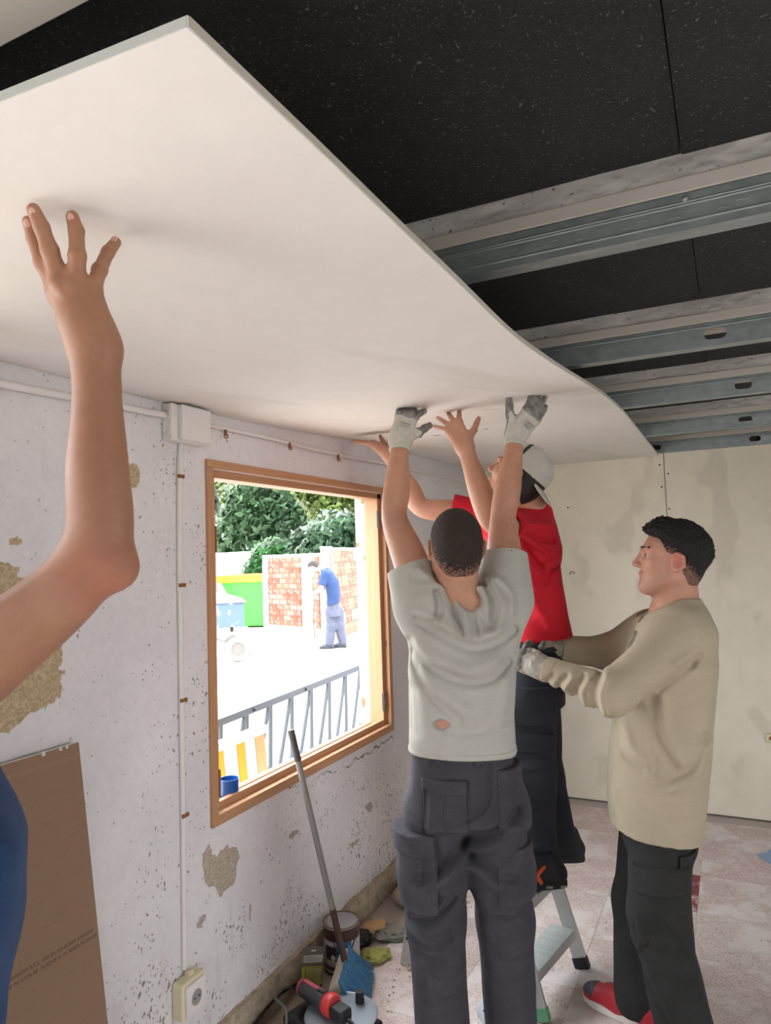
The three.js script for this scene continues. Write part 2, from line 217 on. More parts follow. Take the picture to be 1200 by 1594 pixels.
const FOLD = {"gs":{"o":[0.79,1.206,-2.1],"R":[0.937,0.0,-0.348],"N":[0.348,0.0,0.937],"f":[[-8,0.013,[[-0.126,0.197],[-0.039,0.149],[0.025,0.117],[0.097,0.124],[0.163,0.16]]],[7,0.016,[[-0.113,0.22],[-0.029,0.174],[0.037,0.149],[0.104,0.159]]],[-8,0.012,[[-0.153,0.132],[-0.109,0.074],[-0.049,0.039],[0.021,0.017],[0.093,0.026],[0.14,0.066]]],[7,0.02,[[-0.126,0.124],[-0.051,0.075],[0.024,0.055],[0.101,0.073]]],[-7,0.012,[[-0.145,0.086],[-0.111,0.004],[-0.062,-0.051],[-0.014,-0.093]]],[6,0.02,[[-0.11,0.038],[-0.055,-0.019],[0.001,-0.058]]],[8,0.01,[[-0.049,0.287],[-0.036,0.225],[-0.004,0.16]]],[-8,0.009,[[-0.063,0.282],[-0.057,0.228],[-0.082,0.194]]],[-7,0.009,[[-0.025,0.275],[-0.012,0.217],[0.013,0.159]]],[8,0.011,[[0.01,0.236],[0.032,0.15]]],[-6,0.009,[[0.04,0.226],[0.051,0.149]]],[8,0.011,[[0.099,0.304],[0.132,0.242],[0.118,0.172]]],[-8,0.009,[[0.082,0.31],[0.104,0.253],[0.097,0.177]]],[6,0.01,[[0.12,0.319],[0.16,0.27],[0.159,0.213]]],[-5,0.01,[[0.06,0.235],[0.08,0.177]]],[-5,0.012,[[-0.139,0.326],[-0.077,0.315],[-0.055,0.281]]],[5,0.012,[[-0.119,0.355],[-0.062,0.301]]],[-5,0.02,[[-0.151,-0.018],[-0.145,-0.132]]],[5,0.02,[[0.136,0.016],[0.112,-0.115]]],[-5,0.015,[[-0.058,-0.114],[0.036,-0.129],[0.131,-0.093]]]]},"gt":{"o":[0.763,0.667,-2.124],"R":[0.935,0.0,-0.355],"N":[0.355,0.0,0.935],"f":[[-9,0.014,[[0.008,0.049],[-0.058,0.003],[-0.136,-0.035]]],[9,0.016,[[-0.001,0.022],[-0.06,-0.034],[-0.127,-0.066]]],[-9,0.013,[[0.015,0.059],[0.096,0.105],[0.166,0.164]]],[8,0.015,[[0.022,0.035],[0.104,0.072],[0.167,0.115]]],[-8,0.014,[[0.027,0.022],[0.1,-0.032],[0.155,-0.05]]],[7,0.015,[[0.026,-0.015],[0.089,-0.069],[0.144,-0.087]]],[-9,0.012,[[-0.159,-0.173],[-0.092,-0.146],[-0.032,-0.102]]],[8,0.012,[[-0.158,-0.149],[-0.091,-0.126],[-0.043,-0.08]]],[-8,0.012,[[-0.157,-0.228],[-0.105,-0.245],[-0.048,-0.217]]],[7,0.012,[[-0.151,-0.2],[-0.1,-0.216],[-0.047,-0.189]]],[-6,0.014,[[-0.134,-0.273],[-0.069,-0.284]]],[-6,0.012,[[0.037,-0.206],[0.074,-0.205],[0.167,-0.195]]],[6,0.014,[[0.038,-0.179],[0.094,-0.173],[0.168,-0.168]]],[5,0.012,[[0.063,-0.115],[0.058,-0.368]]],[-5,0.012,[[0.053,-0.133],[0.044,-0.368]]],[-4,0.012,[[-0.122,-0.3],[-0.115,-0.426]]],[-5,0.006,[[0.091,0.309],[0.086,0.216],[0.062,0.179],[0.013,0.151]]],[-4,0.006,[[-0.1,0.235],[-0.118,-0.062]]]]},"rs":{"o":[0.869,1.498,-2.731],"R":[0.969,0.0,-0.249],"N":[0.249,0.0,0.969],"f":[[9,0.01,[[-0.055,0.198],[0.009,0.201],[0.083,0.198]]],[-8,0.009,[[-0.056,0.189],[0.018,0.152],[0.076,0.14]]],[8,0.01,[[-0.056,0.184],[0.01,0.128],[0.062,0.093]]],[-8,0.01,[[-0.059,0.174],[-0.008,0.088],[0.036,0.027]]],[9,0.012,[[-0.064,0.17],[-0.033,0.053],[0.01,-0.032]]],[-7,0.012,[[-0.066,0.126],[-0.053,-0.018],[-0.018,-0.138]]],[6,0.015,[[-0.061,0.078],[-0.003,-0.067],[0.05,-0.174]]],[-6,0.01,[[0.095,0.049],[0.059,0.027],[0.046,-0.009]]],[5,0.01,[[0.092,0.073],[0.049,0.051]]],[-6,0.008,[[-0.265,0.28],[-0.231,0.217]]],[6,0.008,[[-0.248,0.279],[-0.211,0.224]]],[-6,0.008,[[-0.216,0.266],[-0.194,0.216]]]]},"bs":{"o":[1.338,1.005,-2.66],"R":[0.996,0.0,-0.087],"N":[0.087,0.0,0.996],"f":[[-9,0.01,[[-0.194,0.194],[-0.213,0.14],[-0.208,0.076]]],[8,0.01,[[-0.177,0.191],[-0.194,0.141],[-0.187,0.079]]],[-9,0.009,[[-0.253,0.182],[-0.276,0.144],[-0.274,0.095]]],[7,0.009,[[-0.236,0.178],[-0.255,0.139],[-0.253,0.089]]],[-8,0.008,[[-0.305,0.181],[-0.332,0.151],[-0.331,0.121]]],[-7,0.008,[[-0.352,0.179],[-0.375,0.156],[-0.374,0.132]]],[6,0.008,[[-0.287,0.183],[-0.311,0.143]]],[-6,0.01,[[0.108,0.244],[0.047,0.191],[-0.024,0.136]]],[6,0.012,[[0.099,0.264],[0.029,0.221]]],[-7,0.012,[[-0.036,0.104],[-0.032,-0.01],[0.012,-0.11]]],[7,0.014,[[-0.016,0.105],[-0.01,-0.009],[0.036,-0.098]]],[-8,0.012,[[0.108,-0.022],[0.07,-0.106],[0.01,-0.147],[-0.03,-0.165]]],[8,0.014,[[0.106,-0.058],[0.068,-0.136],[0.008,-0.176]]],[-6,0.012,[[-0.162,0.004],[-0.145,-0.08],[-0.087,-0.128]]],[6,0.014,[[-0.137,0.005],[-0.12,-0.057],[-0.066,-0.105]]],[-5,0.01,[[-0.048,-0.094],[-0.054,-0.167]]],[-5,0.01,[[0.1,0.274],[0.077,0.212]]],[5,0.012,[[0.141,0.163],[0.113,-0.001]]],[-7,0.008,[[-0.262,0.312],[-0.211,0.27],[-0.181,0.233]]],[6,0.008,[[-0.24,0.317],[-0.186,0.27]]],[-6,0.008,[[-0.295,0.301],[-0.264,0.258],[-0.251,0.225]]],[6,0.008,[[-0.166,0.335],[-0.132,0.282]]],[-6,0.008,[[-0.141,0.341],[-0.111,0.292]]]]},"bt":{"o":[1.263,0.334,-2.637],"R":[0.993,0.0,-0.116],"N":[0.116,0.0,0.993],"f":[[-6,0.012,[[-0.059,0.06],[-0.001,0.027],[0.068,0.041]]],[6,0.014,[[-0.071,0.022],[-0.003,-0.01],[0.076,0.007]]],[-6,0.012,[[-0.044,-0.041],[0.02,-0.132],[0.081,-0.263]]],[5,0.014,[[-0.014,-0.036],[0.049,-0.148]]],[-5,0.01,[[0.058,0.404],[0.058,0.322],[0.09,0.263]]]]},"rt":{"o":[0.845,0.765,-2.715],"R":[0.966,0.0,-0.258],"N":[0.258,0.0,0.966],"f":[[12,0.01,[[-0.063,-0.25],[-0.017,-0.243],[0.041,-0.249],[0.057,-0.24]]],[-10,0.008,[[-0.059,-0.268],[-0.006,-0.265],[0.04,-0.268]]],[8,0.01,[[-0.053,-0.286],[0.028,-0.287]]],[-6,0.01,[[-0.045,0.075],[0.044,0.082]]],[6,0.01,[[-0.046,0.047],[0.038,0.054]]]]}};

// ---------------------------------------------------------------- materials for surfaces
const ROOM = { x1: 4.2, z0: -4.72, z1: 2.6, top: 2.62 };
const peel1 = [[1.06, 1.66], [1.113, 1.62], [1.161, 1.603], [1.169, 1.58], [1.218, 1.573], [1.25, 1.48], [1.289, 1.379], [1.283, 1.258], [1.217, 1.239], [1.173, 1.23], [1.114, 1.223], [1.03, 1.2], [0.96, 1.3], [0.95, 1.5]];
const peel2 = [[1.801, 0.664], [1.835, 0.69], [1.856, 0.65], [1.872, 0.637], [1.9, 0.655], [1.935, 0.642], [2.005, 0.601], [1.99, 0.56], [1.968, 0.526], [1.924, 0.514], [1.869, 0.523], [1.85, 0.56], [1.82, 0.6]];
const crackW = [[2.30, 0.735], [2.371, 0.721], [2.43, 0.70], [2.50, 0.716], [2.56, 0.70], [2.66, 0.694], [2.754, 0.687], [2.86, 0.70], [3.0, 0.69], [3.226, 0.70]];
const WALLW = 3.92, WALLH = 2.24;
function wallAt(u, y) { // what the limewash looks like at (distance along the wall, height)
  const s = u + 0.80, px = s + (fbm(s * 30, y * 30) - 0.5) * 0.05, py = y + (fbm(s * 30 + 9, y * 30 + 4) - 0.5) * 0.05;
  let pl = 0, bare = [176, 158, 126];
  if (s < 1.4 && inPoly(px, py, peel1)) pl = 1;
  if (s > 1.74 && s < 2.1 && y < 0.8) { if (inPoly(px, py, peel2)) { pl = 1; bare = [168, 156, 140]; } }
  const ov = Math.hypot((s - 1.529) / 0.033, (y - 1.861) / 0.036) + (fbm(s * 60, y * 60) - 0.5) * 0.4; if (ov < 1) pl = 1;
  if (Math.hypot((s - 1.155) / 0.018, (y - 1.665) / 0.009) + (vn(s * 120, y * 120) - 0.5) * 0.9 < 1) pl = 1;
  for (const [a, b, r1, r2] of [[2.33, 0.55, 0.04, 0.012], [2.95, 0.45, 0.03, 0.022], [2.8, 0.34, 0.045, 0.01], [2.05, 0.38, 0.006, 0.03], [1.80, 0.47, 0.02, 0.02]]) if (Math.hypot((s - a) / r1, (y - b) / r2) + (fbm(s * 50, y * 50) - 0.5) * 1.6 < 1) { pl = Math.max(pl, 0.8); bare = [150, 143, 134]; }
  // flecks where the paint has flaked: many low down beside the conduit and under the window
  const near = Math.max(sst(0.95, 0.35, y) * 0.9, sst(0.35, 0.05, Math.abs(s - 1.78)) * 0.75, 0.18 * vn(s * 3, y * 3)), clump = fbm(s * 7 + 3, y * 6, 0, 3);
  const fl = vr(s * 170, y * 115), fleck = fl > 0.90 - 0.19 * near * sst(0.36, 0.62, clump) ? 1 : 0;
  const str = sst(0.72, 0.8, fbm(s * 22, y * 5, 0, 3)) * sst(0.7, 0.3, y);
  const cr = segDist(px, py, crackW) < 0.0035 * (vn(s * 30, y * 30) * 1.6 - 0.2) && s > 2.25 ? 1 : 0;
  return { s, pl, bare, fleck, str, cr };
}
const wallTex = tex(2048, 1170, WALLW, WALLH, (u, y) => {
  const w = wallAt(u, y), n = fbm(w.s * 5, y * 5, 0, 4) - 0.5, m = fbm(w.s * 60, y * 60, 0, 2) - 0.5;
  let c = [214 + n * 16 + m * 9, 212 + n * 16 + m * 9, 213 + n * 14 + m * 9];
  c = mix3(c, [196, 191, 186], w.str * 0.4);
  if (w.pl) { const g = vn(w.s * 260, y * 260) - 0.5; c = mix3(c, [w.bare[0] + g * 40, w.bare[1] + g * 40, w.bare[2] + g * 36], w.pl); }
  else if (w.fleck) c = [136, 130, 124];
  if (w.cr) c = [120, 110, 100];
  return c;
});
wallTex.offset.set(-0.80 / WALLW, 0);
const wallBump = tex(1024, 585, WALLW, WALLH, (u, y) => {
  const w = wallAt(u, y); return 0.62 + (fbm(w.s * 38, y * 38, 0, 3) - 0.5) * 0.5 - (w.pl ? 0.3 - (vn(w.s * 150, y * 150) - 0.5) * 0.25 : 0) - (w.fleck ? 0.2 : 0) - (w.cr ? 0.3 : 0);
}, true);
wallBump.offset.set(-0.80 / WALLW, 0);
const M = {};
M.wall = std({ map: wallTex, bumpMap: wallBump, bumpScale: 0.0045, roughness: 0.95 });
M.plain = std({ color: 0xd6d1cc, roughness: 0.95 });
M.back = std({ roughness: 0.9, bumpScale: 0.0012, map: tex(1024, 560, 4.2, 2.3, (x, y) => {
  const n = fbm(x * 2.2, y * 2.2, 0, 4) - 0.5, m = fbm(x * 14, y * 9, 0, 3) - 0.5, sm = sst(0.62, 0.74, fbm(x * 6 + 40, y * 3.5 + 8, 0, 3));
  let c = [226 + n * 18 + m * 10, 218 + n * 18 + m * 10, 200 + n * 16 + m * 10]; c = mix3(c, [196, 187, 170], sm * 0.4);
  return c;
}) });
M.joint = std({ color: 0x5d554c, roughness: 1 });
M.tan = std({ roughness: 1, map: tex(256, 256, 0.5, 0.5, (x, y) => { const n = fbm(x * 40, y * 40) - 0.5, g = vn(x * 300, y * 300) - 0.5; return [172 + n * 60 + g * 20, 159 + n * 56 + g * 20, 138 + n * 50 + g * 18]; }) });
M.white = std({ color: 0xdcd8d4, roughness: 0.75 });
M.cream = std({ color: 0xd8cfae, roughness: 0.6 });
M.rust = std({ color: 0x8a5a34, roughness: 0.9 });
M.dark = std({ color: 0x1a1a1b, roughness: 0.6 });
M.black = std({ color: 0x0d0d0e, roughness: 0.45 });
M.rubber = std({ roughness: 0.92, map: tex(1024, 1024, 0.8, 0.8, (x, y) => {
  const n = fbm(x * 9, y * 9, 0, 3) - 0.5, g = vn(x * 420, y * 420), a = vn(x * 290 + 3, y * 230 + 1), b = vn(x * 240, y * 330 + 8);
  let c = 30 + n * 10 + (g - 0.5) * 12; if (a > 0.88) c += 62 * sst(0.87, 0.95, a); if (b > 0.93) c += 56; return [c, c, c - 1];
}), bumpMap: tex(512, 512, 0.8, 0.8, (x, y) => vn(x * 300, y * 300), true), bumpScale: 0.0012 });
M.plaster = std({ roughness: 0.95, map: tex(1024, 256, 2, 0.5, (x, y) => {
  const n = fbm(x * 12, y * 24, 0, 4) - 0.5, p = vr(x * 95, y * 130) > 0.86 - 0.16 * sst(0.45, 0.7, vn(x * 4, y * 7)) ? 1 : 0; const c = 176 + n * 40; return p ? [112, 108, 103] : [c + 2, c, c - 4];
}), bumpMap: tex(512, 128, 2, 0.5, (x, y) => fbm(x * 30, y * 60, 0, 3), true), bumpScale: 0.008 });
M.galv = new THREE.MeshStandardMaterial({ color: 0xffffff, metalness: 0.8, roughness: 0.5, map: tex(512, 256, 1, 0.5, (x, y) => { const n = fbm(x * 26, y * 34, 0, 3) - 0.5, m = fbm(x * 3, y * 90, 0, 2) - 0.5; return [158 + n * 36 + m * 14, 168 + n * 36 + m * 14, 168 + n * 36 + m * 14]; }) });
M.board = std({ roughness: 0.85, map: tex(1024, 1024, 2.6, 2.6, (x, y) => {
  const n = fbm(x * 1.6, y * 1.6, 0, 4) - 0.5, m = fbm(x * 20, y * 20, 0, 2) - 0.5, sm = sst(0.6, 0.75, fbm(x * 5 + y * 2, y * 1.2 + 20, 0, 3));
  let c = [230 + n * 10 + m * 4, 226 + n * 10 + m * 4, 220 + n * 10 + m * 4]; return mix3(c, [212, 206, 197], sm * 0.45);
}) });
M.boardEdge = std({ color: 0xb9b4a8, roughness: 0.9 });
M.core = std({ color: 0xc9ccc8, roughness: 1 });
const grain = (a, b, w = 0.6) => tex(256, 1024, 0.25, 1.0, (x, y) => {
  const q = x + 0.012 * fbm(x * 10, y * 2.2, 0, 2), r = fbm(q * 150, y * 3, 0, 3), k = Math.sin(q * 420 + fbm(q * 12, y * 1.5) * 14) * 0.5 + 0.5, t = Math.min(1, Math.max(0, r * 0.7 + k * 0.3)); const d = vn(x * 24, y * 7) > 0.965 ? 0.55 : 1; return mix3(a, b, t * w + 0.15).map((c) => c * d);
});
M.wood = std({ roughness: 0.55, map: grain([196, 152, 114], [158, 112, 76]) });
M.woodRaw = std({ roughness: 0.8, map: grain([212, 178, 128], [180, 140, 90]) });
M.reveal = std({ roughness: 0.95, map: tex(256, 512, 0.6, 1.4, (x, y) => { const n = fbm(x * 8, y * 5) - 0.5, k = vn(x * 30, y * 14) > 0.9 ? -60 : 0; return [196 + n * 30 + k, 180 + n * 30 + k, 152 + n * 34 + k]; }) });

// ---------------------------------------------------------------- floor
{
  const fl = struct('floor', bx(ROOM.x1 + 0.6, 0.16, ROOM.z1 - ROOM.z0 + 0.6, ROOM.x1 / 2, -0.086, (ROOM.z0 + ROOM.z1) / 2), std({ color: 0xb6aaa0, roughness: 1 }), 'dusty reddish terrazzo tile floor');
  const tones = [[204, 190, 184], [200, 184, 177], [206, 193, 187], [201, 186, 178], [203, 186, 179], [207, 195, 190]];
  const tmat = tones.map((t, k) => { // dust lies over red chips
    return std({ roughness: 0.8, map: tex(256, 256, 0.38, 0.38, (x, y) => {
      const g = vn(x * 260 + k * 31, y * 260), d = fbm(x * 7 + k * 13, y * 7 + k * 5, 0, 4), n = fbm(x * 50 + k, y * 50, 0, 2) - 0.5; let c = [t[0] + n * 22, t[1] + n * 20, t[2] + n * 18];
      if (g > 0.72) c = mix3(c, [164, 124, 114], 0.5); else if (g < 0.2) c = mix3(c, [226, 216, 210], 0.7); return mix3(c, [226, 220, 217], sst(0.40, 0.68, d) * 0.75);
    }) });
  });
  const red = std({ roughness: 0.75, map: tex(256, 256, 0.38, 0.38, (x, y) => {
    const g = vn(x * 240, y * 240) - 0.5, d = fbm(x * 12 + 3, y * 12, 0, 4); let c = [128 + g * 40, 62 + g * 24, 66 + g * 24]; c = mix3(c, [214, 200, 198], sst(0.5, 0.62, d) * 0.85); return mix3(c, [190, 182, 178], sst(0.22, 0.10, x) * 0.9);
  }) });
  const tg = boxUV(bx(0.3788, 0.012, 0.3788, 0, 0, 0)); tg.translate(0, 0, 0);
  const uvs = tg.attributes.uv; for (let i = 0; i < uvs.count; i++) uvs.setXY(i, uvs.getX(i) + 0.19, uvs.getY(i) + 0.19);
  for (let i = -2; i <= 8; i++) for (let j = 0; j < 20; j++) {
    const x = 0.962 + 0.19 + i * 0.38, z = -3.65 + (3 - j + 0) * -0.38 + 0; // tile centres
    const zz = -3.65 - 0.38 * 2 + j * 0.38; if (x < 0.03 || x > ROOM.x1 || zz > ROOM.z1 || zz < ROOM.z0) continue;
    const isRed = i === 0 && j === 2, t = mesh('tile', tg, isRed ? red : tmat[Math.floor(h3(i + 50, j, 3) * tmat.length)], fl);
    t.position.set(x, -0.006 + (h3(i + 9, j, 8) - 0.5) * 0.001, zz); t.rotation.y = isRed ? 0 : Math.floor(h3(i, j, 5) * 4) * Math.PI / 2; if (isRed) t.userData.label = 'dark red floor tile';
  }
  const bl = []; for (let k = 0; k < 26; k++) { const a = k / 26 * 6.283, r = 0.13 * (0.75 + 0.4 * vn(Math.cos(a) * 2 + 5, Math.sin(a) * 2 + 5)); bl.push([r * Math.cos(a) * 1.1, r * Math.sin(a)]); }
  const sp = extr(bl, 0.0012); sp.rotateX(-Math.PI / 2); sp.translate(1.76, 0.0005, -4.2); const s = mesh('paint_stain', sp, std({ color: 0x8fa6c4, roughness: 0.9 }), fl); s.userData.label = 'pale blue paint stain';
}
// ---------------------------------------------------------------- walls
const WIN = { z0: -3.22, z1: -1.85, y0: 0.737, y1: 1.945 };
{
  const T = 0.14, g = extr([[-ROOM.z1 - 0.3, -0.3], [4.92, -0.3], [4.92, ROOM.top], [-ROOM.z1 - 0.3, ROOM.top]], T, 0, [
    [[-WIN.z1 + 0.03, WIN.y0 + 0.03], [-WIN.z0 - 0.03, WIN.y0 + 0.03], [-WIN.z0 - 0.03, WIN.y1 - 0.03], [-WIN.z1 + 0.03, WIN.y1 - 0.03]], [[-1.1, 0], [0.72, 0], [0.72, 2.08], [-1.1, 2.08]]]);
  g.translate(0, 0, -T); g.rotateY(Math.PI / 2);
  struct('wall_left', g, M.wall, 'old whitewashed wall with peeling patches around the window');
  // rough bare strip at the foot of the wall
  const s = new THREE.BoxGeometry(0.03, 0.12, 3.9, 1, 5, 220), p = s.attributes.position;
  for (let i = 0; i < p.count; i++) { const y = p.getY(i), z = p.getZ(i); p.setX(i, p.getX(i) + (p.getX(i) > 0 ? (fbm(z * 18, y * 18) - 0.5) * 0.016 : 0)); if (y > 0.05) p.setY(i, y + (fbm(z * 9 + 4, 1) - 0.5) * 0.022); }
  s.translate(0.006, 0.06, -2.765); s.computeVertexNormals();
  const b = struct('baseboard_left', boxUV(s), M.tan, 'rough bare strip along the foot of the wall'); b.castShadow = true;
  const rg = extr([[-ROOM.z1 - 0.3, -0.3], [4.92, -0.3], [4.92, ROOM.top], [-ROOM.z1 - 0.3, ROOM.top]], 0.25, 0, [[[0.7, 0.9], [2.3, 0.9], [2.3, 2.0], [0.7, 2.0]]]); rg.rotateY(Math.PI / 2); rg.translate(ROOM.x1, 0, 0); struct('wall_right', rg, M.plain, 'plain wall on the right with a wide window opening');
  const rw = extr([[-0.26, -0.3], [ROOM.x1 + 0.25, -0.3], [ROOM.x1 + 0.25, ROOM.top], [-0.26, ROOM.top]], 0.25, 0, [[[2.9, 0], [4.0, 0], [4.0, 2.1], [2.9, 2.1]]]); rw.translate(0, 0, ROOM.z1);
  struct('wall_rear', rw, M.plain, 'wall with a wide doorway behind the viewer');
  // back wall: masonry with two plasterboards screwed on
  const bw = struct('wall_back', bx(ROOM.x1 + 0.5, ROOM.top + 0.3, 0.2, ROOM.x1 / 2, (ROOM.top - 0.3) / 2, ROOM.z0 - 0.1 - 0.013), M.joint, 'back wall clad in pale plasterboard');
  const jx = 1.216;
  for (const [a, b2] of [[0.004, jx - 0.002], [jx + 0.002, 2.414], [2.418, 3.616], [3.62, ROOM.x1]]) {
    const g2 = boxUV(bx(b2 - a, 2.2, 0.013, (a + b2) / 2, 1.105, ROOM.z0 - 0.0065, 0.002)); mesh('plasterboard', g2, M.back, bw);
  }
  const sg = new THREE.CylinderGeometry(0.0055, 0.0055, 0.003, 10); sg.rotateX(Math.PI / 2);
  for (const [x, y] of [[0.61, 1.886], [0.614, 1.462], [0.63, 1.455], [0.605, 1.45], [1.19, 2.12], [1.237, 2.06], [1.195, 1.98], [1.232, 1.84], [1.19, 1.80], [1.19, 1.62], [1.24, 1.5]]) { const q = mesh('screw', sg, M.dark, bw); q.position.set(x, y, ROOM.z0 + 0.0005); }
}
// ---------------------------------------------------------------- ceiling: black rubber sheets between plastered joists
const ZC = [-1.407, -2.273, -3.07, -3.93, -4.676];
{
  const c = struct('ceiling', bx(ROOM.x1 + 0.5, 0.16, ROOM.z1 - ROOM.z0 + 0.5, ROOM.x1 / 2, 2.50, (ROOM.z0 + ROOM.z1) / 2), std({ color: 0x2a2a2a, roughness: 1 }), 'low ceiling of black sheets between plastered concrete joists');
  const zj = [1.95, 1.1, 0.27, -0.56, ...ZC].map((z) => z); // near faces of the joists
  for (let k = 0; k < zj.length; k++) {
    const z = k === 3 ? -0.43 : zj[k], deep = k === zj.length - 1 ? 0.04 : 0.13, up = new THREE.BoxGeometry(ROOM.x1, 0.15, deep, 240, 4, 2), p = up.attributes.position;
    for (let i = 0; i < p.count; i++) { const x = p.getX(i), y = p.getY(i); if (p.getZ(i) > deep * 0.49 || p.getZ(i) < -deep * 0.49) p.setZ(i, p.getZ(i) + (fbm(x * 7 + k * 20, y * 26, 0, 4) - 0.45) * 0.022 * Math.sign(p.getZ(i))); }
    up.translate(ROOM.x1 / 2, 2.358, z - deep / 2); up.computeVertexNormals();
    const j = mesh('joist', boxUV(up), M.plaster, c);
    const low = boxUV(bx(ROOM.x1 - 0.004, 0.03, deep + 0.012, ROOM.x1 / 2, 2.276, z - deep / 2, 0.003)); mesh('joist_flange', low, std({ color: 0xb7b2a9, roughness: 0.95 }), j);
  }
  const xs = [0.004, 0.3, 1.525, 2.75, 3.975, 4.196];
  for (let k = 0; k < zj.length; k++) {
    const za = (k === 0 ? ROOM.z1 : zj[k - 1] - 0.13) - 0.002, zb = zj[k] + 0.002 + (k === 3 ? 0.1 : 0); const zaa = k === 4 ? -0.56 : za;
    for (let i = 0; i + 1 < xs.length; i++) { const w = xs[i + 1] - xs[i] - 0.0016, g = boxUV(bx(w, 0.04, zaa - zb, (xs[i] + xs[i + 1]) / 2, 2.353 + h3(i, k, 1) * 0.004, (zaa + zb) / 2, 0.0012), false, i * 0.31, k * 0.17); mesh('rubber_sheet', g, M.rubber, c); }
  }
  // steel channels under the joists
  const names = ['nearest galvanised steel ceiling channel, wide and ribbed', 'second galvanised steel ceiling channel from the viewer', 'third galvanised steel ceiling channel, halfway to the back wall', 'fourth galvanised steel ceiling channel, last but one before the wall', 'last galvanised steel ceiling channel, along the top of the back wall'];
  const holeX = [null, 1.56, 1.644, 1.664, 1.726];
  for (let k = 0; k < 5; k++) {
    const z = ZC[k] + 0.004, y0 = 2.19, y1 = 2.259, x0 = 0.012, x1 = ROOM.x1 - 0.01, t = thing('ceiling_channel', names[k], 'channel', [x0, y0, z], 'steel channels under the joists'); const H = y1 - y0;
    const holes = []; if (holeX[k]) for (let m = -1; m < 6; m++) { const hx = holeX[k] + m * 0.55 - x0; if (hx < 0.1 || hx > 4.1) continue; const pth = []; for (let q = 0; q < 24; q++) { const a = q / 24 * 6.2832, cc = Math.cos(a), ss = Math.sin(a); pth.push([hx + Math.sign(cc) * 0.014 + cc * 0.0165, H * 0.5 + ss * 0.0165]); } holes.push(pth.reverse()); }
    const web = extr([[0, 0], [x1 - x0, 0], [x1 - x0, H], [0, H]], 0.001, 0, holes); web.translate(0, 0, -0.001); mesh('web', web, M.galv, t);
    const dp = k === 4 ? 0.034 : 0.046; mesh('flange', boxUV(bx(x1 - x0, 0.001, dp, (x1 - x0) / 2, 0, -dp / 2)), M.galv, t); mesh('flange', boxUV(bx(x1 - x0, 0.001, dp, (x1 - x0) / 2, H, -dp / 2)), M.galv, t);
    mesh('lip', boxUV(bx(x1 - x0, 0.009, 0.001, (x1 - x0) / 2, 0.0045, -dp)), M.galv, t);
    const rb = rod([0, 0, 0], [x1 - x0, 0, 0], 0.0028, 0.0028, 8);
    for (const y of k === 0 ? [0.052, 0.047, 0.016] : [0.058]) { const r = mesh('rib', rb, M.galv, t); r.position.set(0, y, 0); r.scale.z = 0.7; }
    if (k === 0) { // pressed marks and a screw
      const dash = bx(0.022, 0.0022, 0.002, 0, 0, 0.0006, 0.0006); for (let m = 0; m < 44; m++) for (const y of [0.026, 0.034]) { const d = mesh('pressed_mark', dash, M.galv, t); d.position.set(0.05 + m * 0.085 + (y > 0.03 ? 0.03 : 0), y, 0); }
      const sc = new THREE.SphereGeometry(0.006, 10, 6); const q = mesh('screw', sc, M.galv, t); q.position.set(1.5276 - x0, 0.058, 0.002); q.scale.z = 0.5;
    }
  }
}

// ---------------------------------------------------------------- window: an old wooden frame, its casements gone
{
  const w = new THREE.Group(); w.name = 'window_1'; w.position.set(0, WIN.y0, (WIN.z0 + WIN.z1) / 2); w.userData = { kind: 'structure', label: 'open window with an old varnished wooden frame' }; scene.add(w);
  const H = WIN.y1 - WIN.y0, W = WIN.z1 - WIN.z0, zc = w.position.z;
  const P = (name, g, m, parent = w) => mesh(name, g, m, parent);
  const two = (out, inn) => merge([out, inn]);
  // outer strip (proud of the wall) and inner strip (set back) of each member
  P('frame_head', two(boxUV(bx(0.03, 0.028, W, -0.003, H - 0.014, 0, 0.003)), boxUV(bx(0.075, 0.05, W - 0.01, -0.0505, H - 0.032, 0, 0.003))), M.woodZ = std({ roughness: 0.55, map: (() => { const t = M.wood.map.clone(); t.rotation = Math.PI / 2; t.repeat.set(4, 1); t.needsUpdate = true; return t; })() }));
  P('frame_sill', two(boxUV(bx(0.03, 0.036, W, -0.003, 0.018, 0, 0.004)), boxUV(bx(0.022, 0.062, W - 0.01, -0.027, 0.031, 0, 0.003))), M.woodZ);
  P('sill_track', boxUV(bx(0.05, 0.034, W - 0.02, -0.062, 0.017, 0, 0.002)), M.woodZ);
  P('sill_ledge', boxUV(bx(0.02, 0.05, W - 0.02, -0.092, 0.02, 0, 0.002)), M.woodZ);
  for (const s of [-1, 1]) P('frame_jamb', two(boxUV(bx(0.03, H - 0.06, 0.032, -0.003, H / 2, s * (W / 2 - 0.016), 0.004)), boxUV(bx(0.075, H - 0.02, 0.05, -0.0505, H / 2, s * (W / 2 - 0.04), 0.003))), M.wood);
  P('reveal', merge([boxUV(bx(0.06, H - 0.05, 0.03, -0.12, H / 2, -W / 2 + 0.035)), boxUV(bx(0.06, H - 0.05, 0.03, -0.12, H / 2, W / 2 - 0.035))]), M.reveal);
  const hg = merge([rod([0, -0.045, 0], [0, 0.045, 0], 0.006), bx(0.004, 0.085, 0.02, -0.004, 0, 0)]);
  for (const [s, y] of [[1, 0.125], [1, 0.94], [-1, 0.15], [-1, 1.05]]) { const h = P('hinge', hg, s > 0 ? M.rust : std({ color: 0x77736c, metalness: 0.6, roughness: 0.5 })); h.position.set(-0.012, y, s * (W / 2 - 0.062)); }
}
